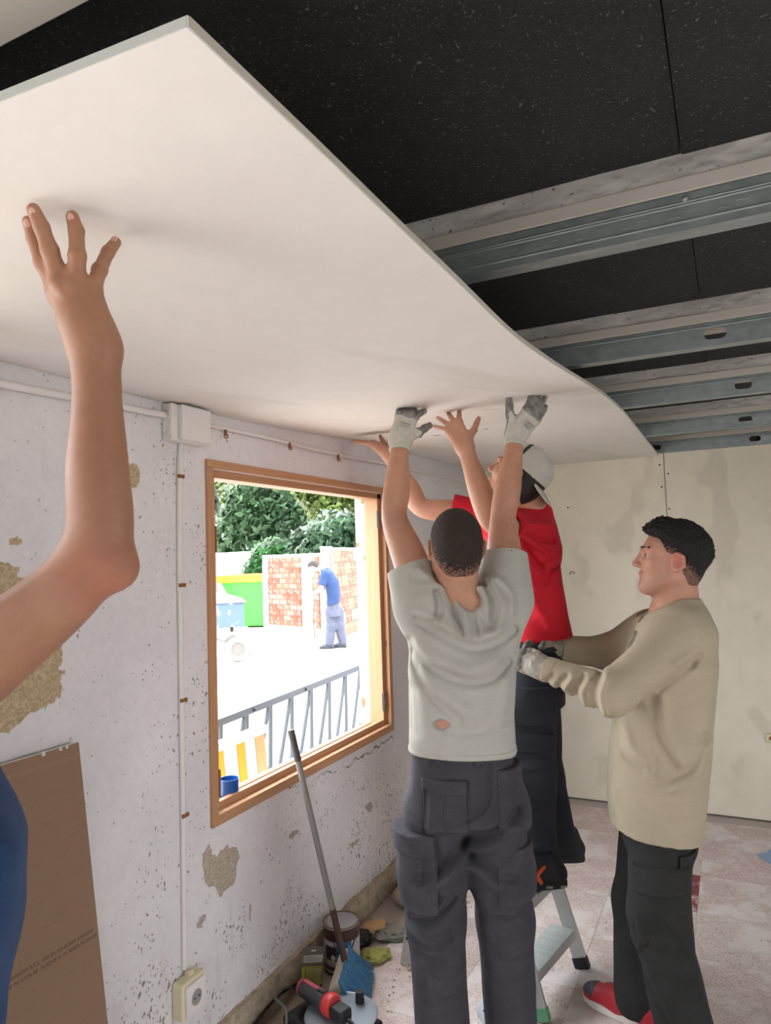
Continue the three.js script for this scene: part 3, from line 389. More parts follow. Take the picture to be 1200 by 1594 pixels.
// ---------------------------------------------------------------- ceiling boards
function lerpTable(T, z) { for (let i = 0; i + 1 < T.length; i++) if (z <= T[i][0] && z >= T[i + 1][0]) { const t = (z - T[i][0]) / (T[i + 1][0] - T[i][0]), a = T[Math.max(0, i - 1)], b = T[i], c = T[i + 1], d = T[Math.min(T.length - 1, i + 2)]; const r = []; for (let k = 1; k < b.length; k++) { const m0 = (c[k] - a[k]) / 2, m1 = (d[k] - b[k]) / 2, t2 = t * t, t3 = t2 * t; r.push((2 * t3 - 3 * t2 + 1) * b[k] + (t3 - 2 * t2 + t) * m0 + (-2 * t3 + 3 * t2) * c[k] + (t3 - t2) * m1); } return r; } return T[z > T[0][0] ? 0 : T.length - 1].slice(1); }
const edgeT = [[-0.515, 1.120, 2.122], [-0.75, 1.127, 2.116], [-0.95, 1.131, 2.111], [-1.2, 1.138, 2.104], [-1.57, 1.147, 2.094], [-1.92, 1.156, 2.111], [-2.2, 1.163, 2.132], [-2.45, 1.170, 2.152], [-2.75, 1.178, 2.169], [-3.065, 1.186, 2.176]];
const wallT = [[-0.49, 2.104], [-1.0, 2.103], [-1.8, 2.102], [-2.2, 2.112], [-2.6, 2.132], [-2.9, 2.148], [-3.065, 2.156]];
const boardY = (x, z) => { const e = lerpTable(edgeT, Math.min(-0.515, z)), w = lerpTable(wallT, z)[0], t = Math.min(1, x / e[0]); return mix(w, e[1], t) - 0.004 * Math.sin(t * Math.PI); };
function sheet(xOf, yOf, za, zb, nx, nz, th) {
  const pos = [], uv = [], idx = [], N = (nx + 1) * (nz + 1);
  for (let s = 0; s < 2; s++) for (let j = 0; j <= nz; j++) for (let i = 0; i <= nx; i++) { const z = mix(za(i / nx), zb, j / nz), x = mix(0.004, xOf(z), i / nx); pos.push(x, yOf(x, z) + s * th, z); uv.push(x, z); }
  const q = (a, b, c, d) => idx.push(a, b, c, a, c, d), I = (s, i, j) => s * N + j * (nx + 1) + i;
  for (let j = 0; j < nz; j++) for (let i = 0; i < nx; i++) { q(I(0, i, j), I(0, i, j + 1), I(0, i + 1, j + 1), I(0, i + 1, j)); q(I(1, i, j), I(1, i + 1, j), I(1, i + 1, j + 1), I(1, i, j + 1)); }
  for (let j = 0; j < nz; j++) { q(I(0, nx, j), I(0, nx, j + 1), I(1, nx, j + 1), I(1, nx, j)); q(I(0, 0, j + 1), I(0, 0, j), I(1, 0, j), I(1, 0, j + 1)); }
  for (let i = 0; i < nx; i++) { q(I(0, i, 0), I(0, i + 1, 0), I(1, i + 1, 0), I(1, i, 0)); q(I(0, i + 1, nz), I(0, i, nz), I(1, i, nz), I(1, i + 1, nz)); }
  const g = new THREE.BufferGeometry(); g.setAttribute('position', new THREE.Float32BufferAttribute(pos, 3)); g.setAttribute('uv', new THREE.Float32BufferAttribute(uv, 2)); g.setIndex(idx);
  return toCreasedNormals(g, 0.6);
}
{
  const za = (t) => mix(-0.43, -0.515, t);
  const t = thing('plasterboard_sheet', 'large white plasterboard sheet lifted overhead and bent up towards the ceiling', 'plasterboard', [0, 0, 0]);
  mesh('paper_face', sheet((z) => lerpTable(edgeT, Math.min(-0.515, z))[0], boardY, za, -3.06, 24, 80, 0.0135), M.board, t);
  const g = sheet((z) => 1.1195, (x, z) => boardY(x, z) + 0.0008, (q) => za(q) + 0.0012, -0.54, 24, 1, 0.0115); mesh('cut_edge', g, M.core, t).userData.label = 'grey gypsum core along the cut end';
  const e = sheet((z) => lerpTable(edgeT, Math.min(-0.515, z))[0] + 0.0012, (x, z) => boardY(x, z) + 0.003, (q) => -0.517, -3.058, 1, 80, 0.0105); const p = e.attributes.position; for (let i = 0; i < p.count; i++) if (p.getX(i) < 0.5) { const z = p.getZ(i), e2 = lerpTable(edgeT, Math.min(-0.515, z)), top = p.getY(i) > boardY(0.004, z) + 0.008; p.setXYZ(i, e2[0] - 0.006, boardY(e2[0] - 0.006, z) + (top ? 0.0128 : 0.003), z); } mesh('paper_edge', e, M.boardEdge, t);
  t.children.forEach((c) => { c.position.set(0, 0, 0); });
  const f = thing('plasterboard_sheet', 'plasterboard already screwed to the ceiling against the back wall', 'plasterboard', [0, 0, 0]);
  mesh('paper_face', sheet((z) => 1.187, (x, z) => mix(mix(2.158, 2.173, (-3.07 - z) / 1.64), 2.176, Math.min(1, x / 0.7)), () => -3.068, -4.715, 10, 10, 0.0135), M.board, f);
  const tr = std({ color: 0x8d857b, roughness: 1 }); for (const [x, w] of [[0.05, 0.05], [0.13, 0.09], [0.27, 0.03], [0.36, 0.04], [0.44, 0.02], [0.5, 0.05], [0.6, 0.02]]) { const d = []; for (let k = 0; k < 10; k++) { const a = k / 10 * 6.283, r = 0.6 + 0.5 * h3(k, Math.round(x * 100), 2); d.push([w / 2 * Math.cos(a) * r, 0.006 * Math.sin(a) * r]); } const g2 = extr(d, 0.0012); g2.rotateX(Math.PI / 2); g2.translate(x, boardY(x, -3.05) - 0.0004 + 0.006 * 0, -3.054); mesh('torn_paper', g2, tr, t); }
}
// brown backed board leaning on the wall
{
  const th = 0.0135, L = 1.155, W = 0.57, t = thing('plasterboard_sheet', 'brown-backed plasterboard sheet leaning against the whitewashed wall, printed lettering', 'plasterboard', [0.185, 0.002, -1.315]);
  const cv = document.createElement('canvas'); cv.width = 1024; cv.height = 2048; const c = cv.getContext('2d');
  c.fillStyle = '#8a6f5a'; c.fillRect(0, 0, 1024, 2048);
  for (let i = 0; i < 5000; i++) { c.fillStyle = rnd() < 0.5 ? 'rgba(160,134,112,0.10)' : 'rgba(104,82,64,0.10)'; const a = rnd() * 1024, b = rnd() * 2048; c.fillRect(a, b, 4 + rnd() * 60, 1 + rnd() * 2); }
  c.fillStyle = 'rgba(170,148,128,0.5)'; c.fillRect(0, 52, 1024, 3); c.fillRect(0, 62, 1024, 2);
  c.fillStyle = '#5c4638'; c.font = 'bold 19px sans-serif'; c.fillText('CONSERVATIO A.E.S. UNE EN 520 BORDE AFINADO', 545, 812, 462); c.font = 'bold 20px sans-serif'; c.fillText("90 90' NF CSTB 68'  PLADUR N 13  MADE IN SPAIN", 548, 838, 474);
  const ct = new THREE.CanvasTexture(cv); ct.colorSpace = THREE.SRGBColorSpace;
  const g = bx(th, L, W, 0, L / 2, W / 2), uv = g.attributes.uv, p = g.attributes.position; for (let i = 0; i < uv.count; i++) uv.setXY(i, 1 - p.getZ(i) / W, p.getY(i) / L);
  const uvFix = g.attributes.uv; for (let i = 0; i < uvFix.count; i++) uvFix.setX(i, 1 - p.getZ(i) / W);
  mesh('brown_face', g, std({ map: ct, roughness: 0.95 }), t);
  mesh('top_edge', bx(th * 0.96, 0.0015, W - 0.002, 0, L + 0.0005, W / 2), M.core, t);
  const ch = merge([0, 1, 2, 3, 4].map((k) => { const q = new THREE.DodecahedronGeometry(0.005 + 0.003 * h3(k, 1, 1), 0); q.translate(0.003, L - 0.003, 0.02 + 0.1 * h3(k, 2, 1)); return q; })); mesh('crumbled_gypsum', ch, M.core, t);
  t.rotation.z = Math.atan2(0.165, 1.14); t.rotation.y = 0;
}
// ---------------------------------------------------------------- electrical fittings on the left wall
{
  const pg = (pts) => tube(pts, 0.0105, 60, 10);
  tag(mesh('cable_conduit', pg([[0.014, 2.034, -0.76], [0.015, 2.043, -1.101], [0.015, 2.052, -1.4], [0.016, 2.059, -1.674]]), M.white), 'white conduit along the wall top, left of the junction box', 'conduit');
  tag(mesh('cable_conduit', tube([[0.014, 2.058, -1.80], [0.013, 2.062, -2.2], [0.013, 2.06, -2.6], [0.013, 2.068, -3.2], [0.013, 2.075, -4.0], [0.013, 2.08, -4.7]], 0.0075, 70, 8), M.white), 'thin white conduit above the window, right of the junction box', 'conduit');
  const v = thing('cable_conduit', 'vertical painted conduit running down from junction box to socket', 'conduit', [0.006, 0.37, -1.717]);
  mesh('duct', tube([[0, 1.61, -0.012], [0.001, 1.55, -0.006], [0, 1.3, 0], [0.001, 0.8, 0.001], [0, 0.3, 0], [0, 0, 0.002]], 0.0085, 60, 8), M.white, v);
  const cg = merge([bx(0.006, 0.012, 0.03, 0.007, 0, -0.004, 0.002), new THREE.SphereGeometry(0.005, 8, 6).translate(0.009, 0, -0.012)]);
  for (const y of [1.874, 1.53, 1.174, 0.824]) { const c = mesh('clip', cg, M.rust, v); c.position.set(0, y - 0.37, 0); }
  const hk = merge([bx(0.012, 0.022, 0.006, 0.009, -0.006, 0, 0.002), new THREE.TorusGeometry(0.006, 0.0025, 6, 10).rotateY(0.6).translate(0.012, -0.018, 0)]);
  for (const [y, z, n] of [[2.049, -1.935, 'just right of the junction box'], [2.057, -2.33, 'over the middle of the window'], [2.053, -2.714, 'towards the window\'s right end']]) { const c = mesh('cable_clip', hk, M.rust); c.position.set(0.012, y, z); tag(c, 'rusty clip on the thin conduit, ' + n, 'clip', 'rusty clips on the conduit'); }
  const j = thing('junction_box', 'white painted square junction box under the ceiling board', 'junction box', [0, 1.976, -1.735]);
  mesh('housing', bx(0.04, 0.118, 0.165, 0.0205, 0.062, 0, 0.006), M.white, j); mesh('cover', bx(0.022, 0.112, 0.135, 0.05, 0.062, -0.012, 0.006), M.white, j);
  const gr = new THREE.TorusGeometry(0.013, 0.003, 8, 16); for (const y of [0.085, 0.035]) { const q = mesh('grommet', gr, M.white, j); q.position.set(0.021, y, 0.083); }
  const s = thing('wall_socket', 'old cream surface-mounted wall socket at the end of the conduit', 'socket', [0, 0.24, -1.715]);
  mesh('housing', bx(0.044, 0.108, 0.1, 0.0225, 0.06, 0, 0.008), M.cream, s); const fp = mesh('face_plate', bx(0.01, 0.088, 0.082, 0.048, 0.06, 0, 0.004), M.white, s);
  const rg = new THREE.CylinderGeometry(0.026, 0.023, 0.006, 24, 1, true); rg.rotateZ(Math.PI / 2); rg.translate(0.051, 0.06, 0); mesh('recess', rg, M.white, fp); const dk = new THREE.CircleGeometry(0.022, 24); dk.rotateY(Math.PI / 2); dk.translate(0.0535, 0.06, 0); mesh('recess_floor', dk, std({ color: 0x8d8a86, roughness: 0.8 }), fp);
  const ho = new THREE.CylinderGeometry(0.0028, 0.0028, 0.003, 8); ho.rotateZ(Math.PI / 2); for (const z of [-0.0095, 0.0095]) { const q = mesh('pin_hole', ho, M.black, fp); q.position.set(0.0535, 0.06, z); }
  mesh('knob', bx(0.02, 0.02, 0.022, 0.02, 0.118, -0.005, 0.004), M.cream, s);
  const pl = thing('wall_plate', 'small beige electrical box on the back wall', 'wall box', [1.735, 0.455, ROOM.z0]); mesh('housing', bx(0.1, 0.05, 0.02, 0, 0.026, 0.0105, 0.003), M.cream, pl); const tm = bx(0.03, 0.018, 0.004, -0.02, 0.026, 0.022, 0.001); mesh('terminal', tm, M.rust, pl);
}
// blue cup on the window sill
{
  const c = thing('cup', 'small translucent blue cup standing on the window sill', 'cup', [-0.056, WIN.y0 + 0.0345, -2.02]);
  const pr = [[0, 0], [0.029, 0], [0.031, 0.003], [0.033, 0.068], [0.0335, 0.07], [0.031, 0.07], [0.0285, 0.005], [0, 0.004]].map((p) => new THREE.Vector2(...p));
  mesh('wall', new THREE.LatheGeometry(pr, 28), new THREE.MeshPhysicalMaterial({ color: 0x1c5fb0, roughness: 0.25, transmission: 0.25, thickness: 0 }), c); mesh('rim', new THREE.TorusGeometry(0.0325, 0.0012, 6, 30).rotateX(Math.PI / 2).translate(0, 0.07, 0), std({ color: 0x2d74c8, roughness: 0.3 }), c);
}
// ---------------------------------------------------------------- aluminium step ladder
{
  const alu = new THREE.MeshStandardMaterial({ color: 0xc2c4c2, metalness: 0.55, roughness: 0.5 }), dusty = std({ roughness: 0.8, map: tex(256, 256, 0.3, 0.3, (x, y) => { const n = fbm(x * 30, y * 30) - 0.5; return [178 + n * 60, 186 + n * 60, 182 + n * 60]; }) }), green = std({ color: 0x5f9a76, roughness: 0.7 });
  const l = thing('step_ladder', 'small aluminium step ladder under the man in red', 'ladder', [0.9, 0, -2.474]), O = V(0.9, 0, -2.474), rel = (x, y, z) => V(x, y, z).sub(O);
  const fr = [[V(0.9, 0, -2.474), V(0.615, 1.05, -2.515)], [V(0.968, 0, -2.838), V(0.665, 1.05, -2.80)]], bk = [[V(0.326, 0, -2.595), V(0.545, 1.04, -2.545)], [V(0.395, 0, -2.96), V(0.595, 1.04, -2.83)]];
  const X = V(1, 0, 0);
  for (const [a, b] of fr) { const d = b.clone().sub(a).normalize(); const r = mesh('front_rail', bar(a.clone().addScaledVector(d, 0.012).sub(O), b.clone().sub(O), 0.052, 0.02, X, 0.003), alu, l); mesh('rubber_foot', bar(a.clone().addScaledVector(d, 0.002).sub(O), a.clone().addScaledVector(d, 0.045).sub(O), 0.058, 0.027, X, 0.004), a.x < 0.93 ? green : M.dark, r); }
  for (const [a, b] of bk) { const d = b.clone().sub(a).normalize(); const r = mesh('back_leg', bar(a.clone().addScaledVector(d, 0.003).sub(O), b.clone().sub(O), 0.036, 0.018, X, 0.003), alu, l); const q = a.clone().addScaledVector(d, 0.115).sub(O); mesh('rivet', rod([q.x, q.y, q.z - 0.012], [q.x, q.y, q.z + 0.012], 0.007), M.dark, r); }
  for (const y of [0.15, 0.345, 0.56, 0.78]) {
    const t = y / 1.05, a = fr[0][0].clone().lerp(fr[0][1], t), b = fr[1][0].clone().lerp(fr[1][1], t), m = a.clone().add(b).multiplyScalar(0.5).sub(O), L = Math.abs(b.z - a.z) - 0.02, g = bx(0.095, 0.006, L, 0, 0, 0, 0.002); g.rotateY(-Math.atan2(b.x - a.x, -(b.z - a.z))); g.translate(m.x - 0.02, y, m.z); const st = mesh('step', g, dusty, l);
    const f = bx(0.005, 0.032, L, 0.047, -0.015, 0, 0.001); f.rotateY(-Math.atan2(b.x - a.x, -(b.z - a.z))); f.translate(m.x - 0.02, y, m.z); mesh('step_nosing', f, alu, st); const k = bx(0.005, 0.032, L, -0.047, -0.015, 0, 0.001); k.rotateY(-Math.atan2(b.x - a.x, -(b.z - a.z))); k.translate(m.x - 0.02, y, m.z); mesh('step_back', k, alu, st);
  }
  const tp = bx(0.2, 0.03, 0.32, 0, 0, 0, 0.01); tp.translate(0.605 - O.x, 1.06, -2.67 - O.z); mesh('top_platform', tp, std({ color: 0xc25a28, roughness: 0.6 }), l);
  for (const y of [0.3, 0.7]) { const t = y / 1.04, a = bk[0][0].clone().lerp(bk[0][1], t), b = bk[1][0].clone().lerp(bk[1][1], t); mesh('brace', bar(a.sub(O), b.sub(O), 0.03, 0.006, Y), alu, l); }
}
// ---------------------------------------------------------------- tools and rubbish at the foot of the wall
{
  // broom
  const b = thing('broom', 'broom with grey pole and blue bristles leaning on the window frame', 'broom', [0.2, 0, -2.33]);
  const hd = V(0.012, 0.115, 0.0), top = V(-0.155, 0.955, 0.07);
  mesh('pole', merge([rod(hd, top, 0.0115)]), std({ color: 0x8d8a88, roughness: 0.5, metalness: 0.2 }), b);
  const d = top.clone().sub(hd).normalize(); mesh('grip', rod(top.clone().addScaledVector(d, -0.11), top.clone().addScaledVector(d, 0.006), 0.0135), std({ color: 0x4d4a4b, roughness: 0.7 }), b);
  mesh('pole_sleeve', rod(hd.clone().addScaledVector(d, -0.03), hd.clone().addScaledVector(d, 0.2), 0.0122), std({ color: 0x4a342b, roughness: 0.6 }), b);
  const hg = bx(0.042, 0.055, 0.25, 0, 0, 0, 0.018); hg.rotateZ(-0.9); hg.rotateY(0.35); hg.translate(0.012, 0.1, 0.03); mesh('head', hg, std({ color: 0xaaa28e, roughness: 0.8 }), b);
  const br = []; seed = 91; for (let i = 0; i < 900; i++) { const s = rr(-0.12, 0.12), t = rr(-0.018, 0.018), a = V(0.018 + t * 0.5, 0.03 - t, s); const e = V(0.085 + rr(-0.015, 0.02), -0.085 + rr(0, 0.012) + rr(0, 0.05) * rnd(), s * 1.25 + rr(-0.015, 0.015)); const g = new THREE.CylinderGeometry(0.0011, 0.0013, a.distanceTo(e), 3, 1, true); g.applyQuaternion(new THREE.Quaternion().setFromUnitVectors(Y, e.clone().sub(a).normalize())); g.translate((a.x + e.x) / 2, (a.y + e.y) / 2, (a.z + e.z) / 2); br.push(g); }
  const bg = merge(br); bg.rotateY(0.35); bg.translate(0.012, 0.088, 0.03); const bm = mesh('bristles', bg, std({ color: 0x4f8ab4, roughness: 0.6 }), b); bm.userData.kind = 'stuff';
  // paint can
  const c = thing('paint_can', 'brown paint can with a grey lid behind the broom head', 'paint can', [0.105, 0, -2.49]);
  const lab = document.createElement('canvas'); lab.width = 512; lab.height = 256; const lc = lab.getContext('2d'); lc.fillStyle = '#b9b3b4'; lc.fillRect(0, 0, 512, 256); lc.fillStyle = '#3b6b98'; lc.fillRect(120, 0, 70, 120); lc.fillStyle = '#3c2c36'; lc.fillRect(60, 40, 60, 110); lc.fillStyle = '#d9d4d2'; lc.beginPath(); lc.ellipse(104, 128, 12, 22, 0, 0, 7); lc.fill(); lc.fillStyle = '#6b4470'; lc.fillRect(0, 200, 512, 30); lc.fillStyle = '#4a3a44'; lc.font = 'bold 44px sans-serif'; lc.fillText('10', 66, 104); lc.fillStyle = '#3b6b98'; lc.fillRect(330, 0, 80, 120);
  const lt = new THREE.CanvasTexture(lab); lt.colorSpace = THREE.SRGBColorSpace; lt.wrapS = THREE.RepeatWrapping; lt.offset.set(0.2, 0);
  mesh('can_body', new THREE.CylinderGeometry(0.07, 0.07, 0.165, 36).translate(0, 0.083, 0), std({ color: 0x4a2f28, roughness: 0.45, metalness: 0.2 }), c); mesh('label_wrap', new THREE.CylinderGeometry(0.0708, 0.0708, 0.118, 36, 1, true).translate(0, 0.067, 0), std({ map: lt, roughness: 0.5 }), c).userData.label = 'printed paper label';
  const ld = mesh('lid', new THREE.LatheGeometry([[0, 0.172], [0.052, 0.172], [0.055, 0.176], [0.062, 0.176], [0.064, 0.17], [0.067, 0.17], [0.069, 0.178], [0.072, 0.178], [0.0725, 0.17]].map((p) => new THREE.Vector2(...p)), 40), std({ color: 0xa9a8ac, roughness: 0.4, metalness: 0.35 }), c); mesh('rim', new THREE.TorusGeometry(0.0705, 0.003, 8, 40).rotateX(Math.PI / 2).translate(0, 0.176, 0), std({ color: 0x7a6a55, roughness: 0.5, metalness: 0.5 }), ld);
  const e = [[-0.02, 0.14, 0.07], [-0.06, 0.1, 0.075], [-0.1, 0.12, 0.02]].map((p) => V(p[0], p[1], p[2])); mesh('handle', tube([[0.0, 0.15, 0.071], [0.03, 0.1, 0.085], [0.06, 0.09, 0.05], [0.071, 0.15, 0.0]], 0.002, 30, 6), M.dark, c);
  // blister pack
  const p = thing('blister_pack', 'yellow and black carded pack leaning on the paint can', 'packet', [0.075, 0.001, -2.305]);
  const pk = document.createElement('canvas'); pk.width = 256; pk.height = 448; const q = pk.getContext('2d'); q.fillStyle = '#6f6d5c'; q.fillRect(0, 0, 256, 448); q.fillStyle = '#c6c3b2'; q.fillRect(14, 78, 228, 78); q.fillStyle = '#8c8a7c'; for (let i = 0; i < 4; i++) q.fillRect(30, 92 + i * 14, 150 + 30 * ((i * 7) % 3), 6); q.fillStyle = '#c3c53a'; q.fillRect(8, 196, 240, 180); q.fillStyle = '#3c3f30'; for (let i = 0; i < 6; i++) { q.beginPath(); q.ellipse(60 + i * 28, 320 - 30 * (i % 2), 34, 12, 0.6 * i, 0, 7); q.fill(); } q.fillStyle = '#4c4c40'; q.fillRect(0, 380, 256, 68); q.fillStyle = '#d8d6c8'; q.fillRect(100, 24, 56, 16);
  const pt = new THREE.CanvasTexture(pk); pt.colorSpace = THREE.SRGBColorSpace;
  const card = bx(0.082, 0.145, 0.004, 0, 0.0725, 0); mesh('printed_card', card, std({ map: pt, roughness: 0.5 }), p); mesh('plastic_bubble', bx(0.066, 0.062, 0.022, 0, 0.05, 0.012, 0.008), new THREE.MeshPhysicalMaterial({ color: 0xdfe0a8, roughness: 0.2, transmission: 0.75, thickness: 0 }), p); p.rotation.set(-0.2, 0.75, 0);
  // tool case with a metal disc on it and the grinder on top
  const bxm = thing('tool_case', 'low black plastic tool case on the floor under the metal disc', 'tool case', [0.30, 0, -2.085]); mesh('case_body', bx(0.3, 0.06, 0.2, 0, 0.031, 0, 0.02), M.black, bxm); mesh('case_lid', bx(0.29, 0.03, 0.19, 0, 0.075, 0, 0.014), std({ color: 0x18191b, roughness: 0.25 }), bxm); mesh('handle', tube([[-0.06, 0.05, 0.1], [-0.055, 0.055, 0.14], [0.055, 0.055, 0.14], [0.06, 0.05, 0.1]], 0.009, 40, 10), M.black, bxm); for (const x of [-0.11, 0.11]) mesh('latch', bx(0.035, 0.03, 0.006, x, 0.06, 0.101, 0.002), M.dark, bxm); bxm.rotation.y = -0.25;
  const dc = thing('metal_disc', 'round grey metal disc lying on the tool case under the grinder', 'disc', [0.325, 0.0915, -2.10]); mesh('plate', new THREE.LatheGeometry([[0, 0.004], [0.09, 0.003], [0.118, 0.001], [0.12, 0.003], [0.118, 0.006], [0.02, 0.010], [0, 0.010]].map((a) => new THREE.Vector2(...a)), 48), std({ color: 0x8b979f, roughness: 0.4, metalness: 0.3 }), dc); mesh('rim', new THREE.TorusGeometry(0.119, 0.003, 8, 60).rotateX(Math.PI / 2).translate(0, 0.004, 0), std({ color: 0x9aa4aa, roughness: 0.3, metalness: 0.6 }), dc); mesh('hub', new THREE.CylinderGeometry(0.014, 0.016, 0.035, 16).translate(0.03, 0.027, -0.075), M.dark, dc);
  const g = thing('angle_grinder', 'red and black angle grinder lying on the grey disc', 'power tool', [0.29, 0.106, -2.075]);
  const ax = (pts, seg = 24) => { const q2 = new THREE.LatheGeometry(pts.map((a) => new THREE.Vector2(...a)), seg); q2.rotateZ(-Math.PI / 2); q2.translate(0, 0.031, 0); return q2; };
  mesh('motor_housing', ax([[0, -0.13], [0.022, -0.13], [0.028, -0.12], [0.029, -0.03], [0.031, 0.0], [0, 0.0]]), std({ color: 0x35363a, roughness: 0.55 }), g); mesh('red_collar', ax([[0.0, -0.004], [0.033, -0.004], [0.037, 0.01], [0.035, 0.028], [0.03, 0.034], [0, 0.034]]), std({ color: 0xc93a3c, roughness: 0.4 }), g);
  mesh('end_cap', ax([[0, -0.145], [0.018, -0.145], [0.024, -0.138], [0.025, -0.128], [0, -0.128]]), std({ color: 0xb8404a, roughness: 0.5 }), g); mesh('gear_head', bx(0.065, 0.042, 0.052, 0.062, 0.026, 0, 0.012), std({ color: 0x1e1f22, roughness: 0.45 }), g); mesh('red_stripe', bx(0.1, 0.004, 0.014, -0.07, 0.0595, 0, 0.002), std({ color: 0xc0455a, roughness: 0.5 }), g); mesh('switch', bx(0.03, 0.006, 0.012, -0.03, 0.061, 0.004, 0.002), M.black, g); mesh('strain_relief', rod([0.09, 0.02, 0.0], [0.13, 0.014, 0.0], 0.008, 0.0045), M.black, g);
  mesh('power_cord', tube([[0.125, 0.014, 0], [0.155, 0.008, 0.02], [0.17, -0.04, 0.05], [0.165, -0.092, 0.09], [0.12, -0.097, 0.16], [0.2, -0.098, 0.2]], 0.0036, 50, 8), M.black, g); g.rotation.y = -0.32;
  // green drill and loose leads
  const dr = thing('power_drill', 'dark green power drill lying by the wall in the corner of the tool pile', 'power tool', [0.12, 0.0, -1.99]);
  mesh('body', ax([[0, -0.1], [0.026, -0.1], [0.031, -0.08], [0.031, 0.02], [0.024, 0.05], [0.018, 0.07], [0, 0.07]]).translate(0, 0.002, 0), std({ color: 0x27352c, roughness: 0.5 }), dr); mesh('chuck', ax([[0, 0.07], [0.016, 0.07], [0.018, 0.1], [0.01, 0.115], [0, 0.115]]).translate(0, 0.002, 0), M.dark, dr); mesh('handle', bx(0.04, 0.036, 0.12, -0.06, 0.028, 0.07, 0.015), std({ color: 0x1c231f, roughness: 0.6 }), dr); mesh('orange_trim', bx(0.012, 0.058, 0.06, 0.0, 0.033, 0, 0.004), std({ color: 0xb04a35, roughness: 0.5 }), dr); dr.rotation.y = 0.6;
  tag(mesh('power_lead', tube([[0.03, 0.02, -2.27], [0.06, 0.09, -2.15], [0.1, 0.12, -2.05], [0.16, 0.115, -2.02], [0.19, 0.06, -1.97], [0.2, 0.01, -1.93], [0.16, 0.008, -1.85]], 0.0048, 70, 8), std({ color: 0x5c625c, roughness: 0.6 })), 'grey lead looped over the green drill', 'cord');
  tag(mesh('power_lead', tube([[0.045, 0.01, -2.40], [0.04, 0.03, -2.3], [0.035, 0.05, -2.2], [0.032, 0.05, -2.1], [0.033, 0.03, -1.98], [0.035, 0.01, -1.86]], 0.005, 60, 8), M.black), 'black lead running along the wall beside the green drill', 'cord');
  tag(mesh('power_lead', tube([[0.42, 0.006, -1.98], [0.47, 0.012, -2.08], [0.5, 0.007, -2.17], [0.55, 0.006, -2.14], [0.6, 0.006, -2.05]], 0.0036, 50, 8), M.black), 'thin black lead curling on the floor right of the tools', 'cord');
  // debris
  seed = 411;
  const lump = (x, y, z, sx, sy, sz, ry, m, name, label, cat) => { const q2 = new THREE.IcosahedronGeometry(1, 9), pp = q2.attributes.position; for (let i = 0; i < pp.count; i++) { const v = V(pp.getX(i), pp.getY(i), pp.getZ(i)), r = 0.45 + 1.1 * fbm(v.x * 3.4 + x * 90 + 10, v.y * 3.4 + 20, v.z * 3.4 + 10 + z * 50, 3); pp.setXYZ(i, v.x * r * sx, Math.max(-0.6, v.y * r) * sy, v.z * r * sz); } const mv = mergeVertices(q2.deleteAttribute('normal').deleteAttribute('uv')); mv.computeVertexNormals(); mv.computeBoundingBox(); mv.translate(0, -mv.boundingBox.min.y, 0); const o = mesh(name, mv, m); o.position.set(x, y, z); o.rotation.y = ry; return tag(o, label, cat); };
  lump(0.075, 0, -2.66, 0.06, 0.03, 0.05, 0.4, M.black, 'plastic_bag', 'crumpled black plastic bag by the wall behind the broom', 'bag');
  lump(0.2, 0, -2.58, 0.06, 0.022, 0.045, 0.8, std({ color: 0x9a9c52, roughness: 0.8 }), 'rag', 'crumpled yellow green rag next to the blue bristles', 'rag');
  lump(0.19, 0, -2.76, 0.07, 0.022, 0.05, 0.2, std({ color: 0x86877d, roughness: 0.9 }), 'rag', 'crumpled grey rag on the floor by the wall', 'rag');
  const el = thing('pipe_elbow', 'dirty concrete-covered pipe elbow lying against the skirting', 'pipe', [0.1, 0, -3.02]); mesh('elbow', tube([[-0.03, 0.03, -0.22], [-0.02, 0.03, -0.08], [0.0, 0.035, 0.0], [0.06, 0.032, 0.03], [0.1, 0.03, 0.02]], 0.026, 40, 12), M.tan, el); mesh('collar', tube([[-0.025, 0.031, -0.09], [-0.015, 0.032, -0.05]], 0.031, 6, 12), std({ color: 0x4c443c, roughness: 1 }), el);
  tag(mesh('wood_offcut', bx(0.09, 0.022, 0.045, 0, 0, 0, 0.003).rotateZ(0.15).rotateY(0.5).translate(0.12, 0.042, -2.74), M.woodRaw), 'small wooden offcut lying on the rubbish', 'offcut');
  tag(mesh('twig', tube([[0.36, 0.004, -2.57], [0.385, 0.006, -2.59], [0.41, 0.005, -2.575], [0.43, 0.006, -2.6]], 0.003, 20, 6), std({ color: 0x5b4438, roughness: 1 })), 'thin brown twig on the dusty floor', 'twig');
  const rb = []; for (let i = 0; i < 900; i++) { const near = rnd() < 0.72, x = near ? 0.03 + Math.pow(rnd(), 1.6) * 0.4 : rr(0.05, 2.4), z = near ? rr(-3.9, -1.95) : rr(-4.5, -1.8), busy = (z > -2.84 && z < -1.9 && x < 0.46 && !(x > 0.3 && z < -2.25)) || (x < 0.24 && z < -2.9 && z > -3.3), s = near ? rr(0.0015, 0.007) * (rnd() < 0.08 ? 2 : 1) : rr(0.001, 0.004), q2 = new THREE.IcosahedronGeometry(s, 0); q2.scale(1, 0.55, rr(0.6, 1.3)); q2.rotateY(rnd() * 6); if (busy) continue; q2.translate(x, s * 0.35, z); rb.push(q2); }
  const rs = mesh('rubble', merge(rb), M.tan); rs.userData = { kind: 'stuff', label: 'crumbs of plaster and rubble scattered over the floor', category: 'rubble' };
}

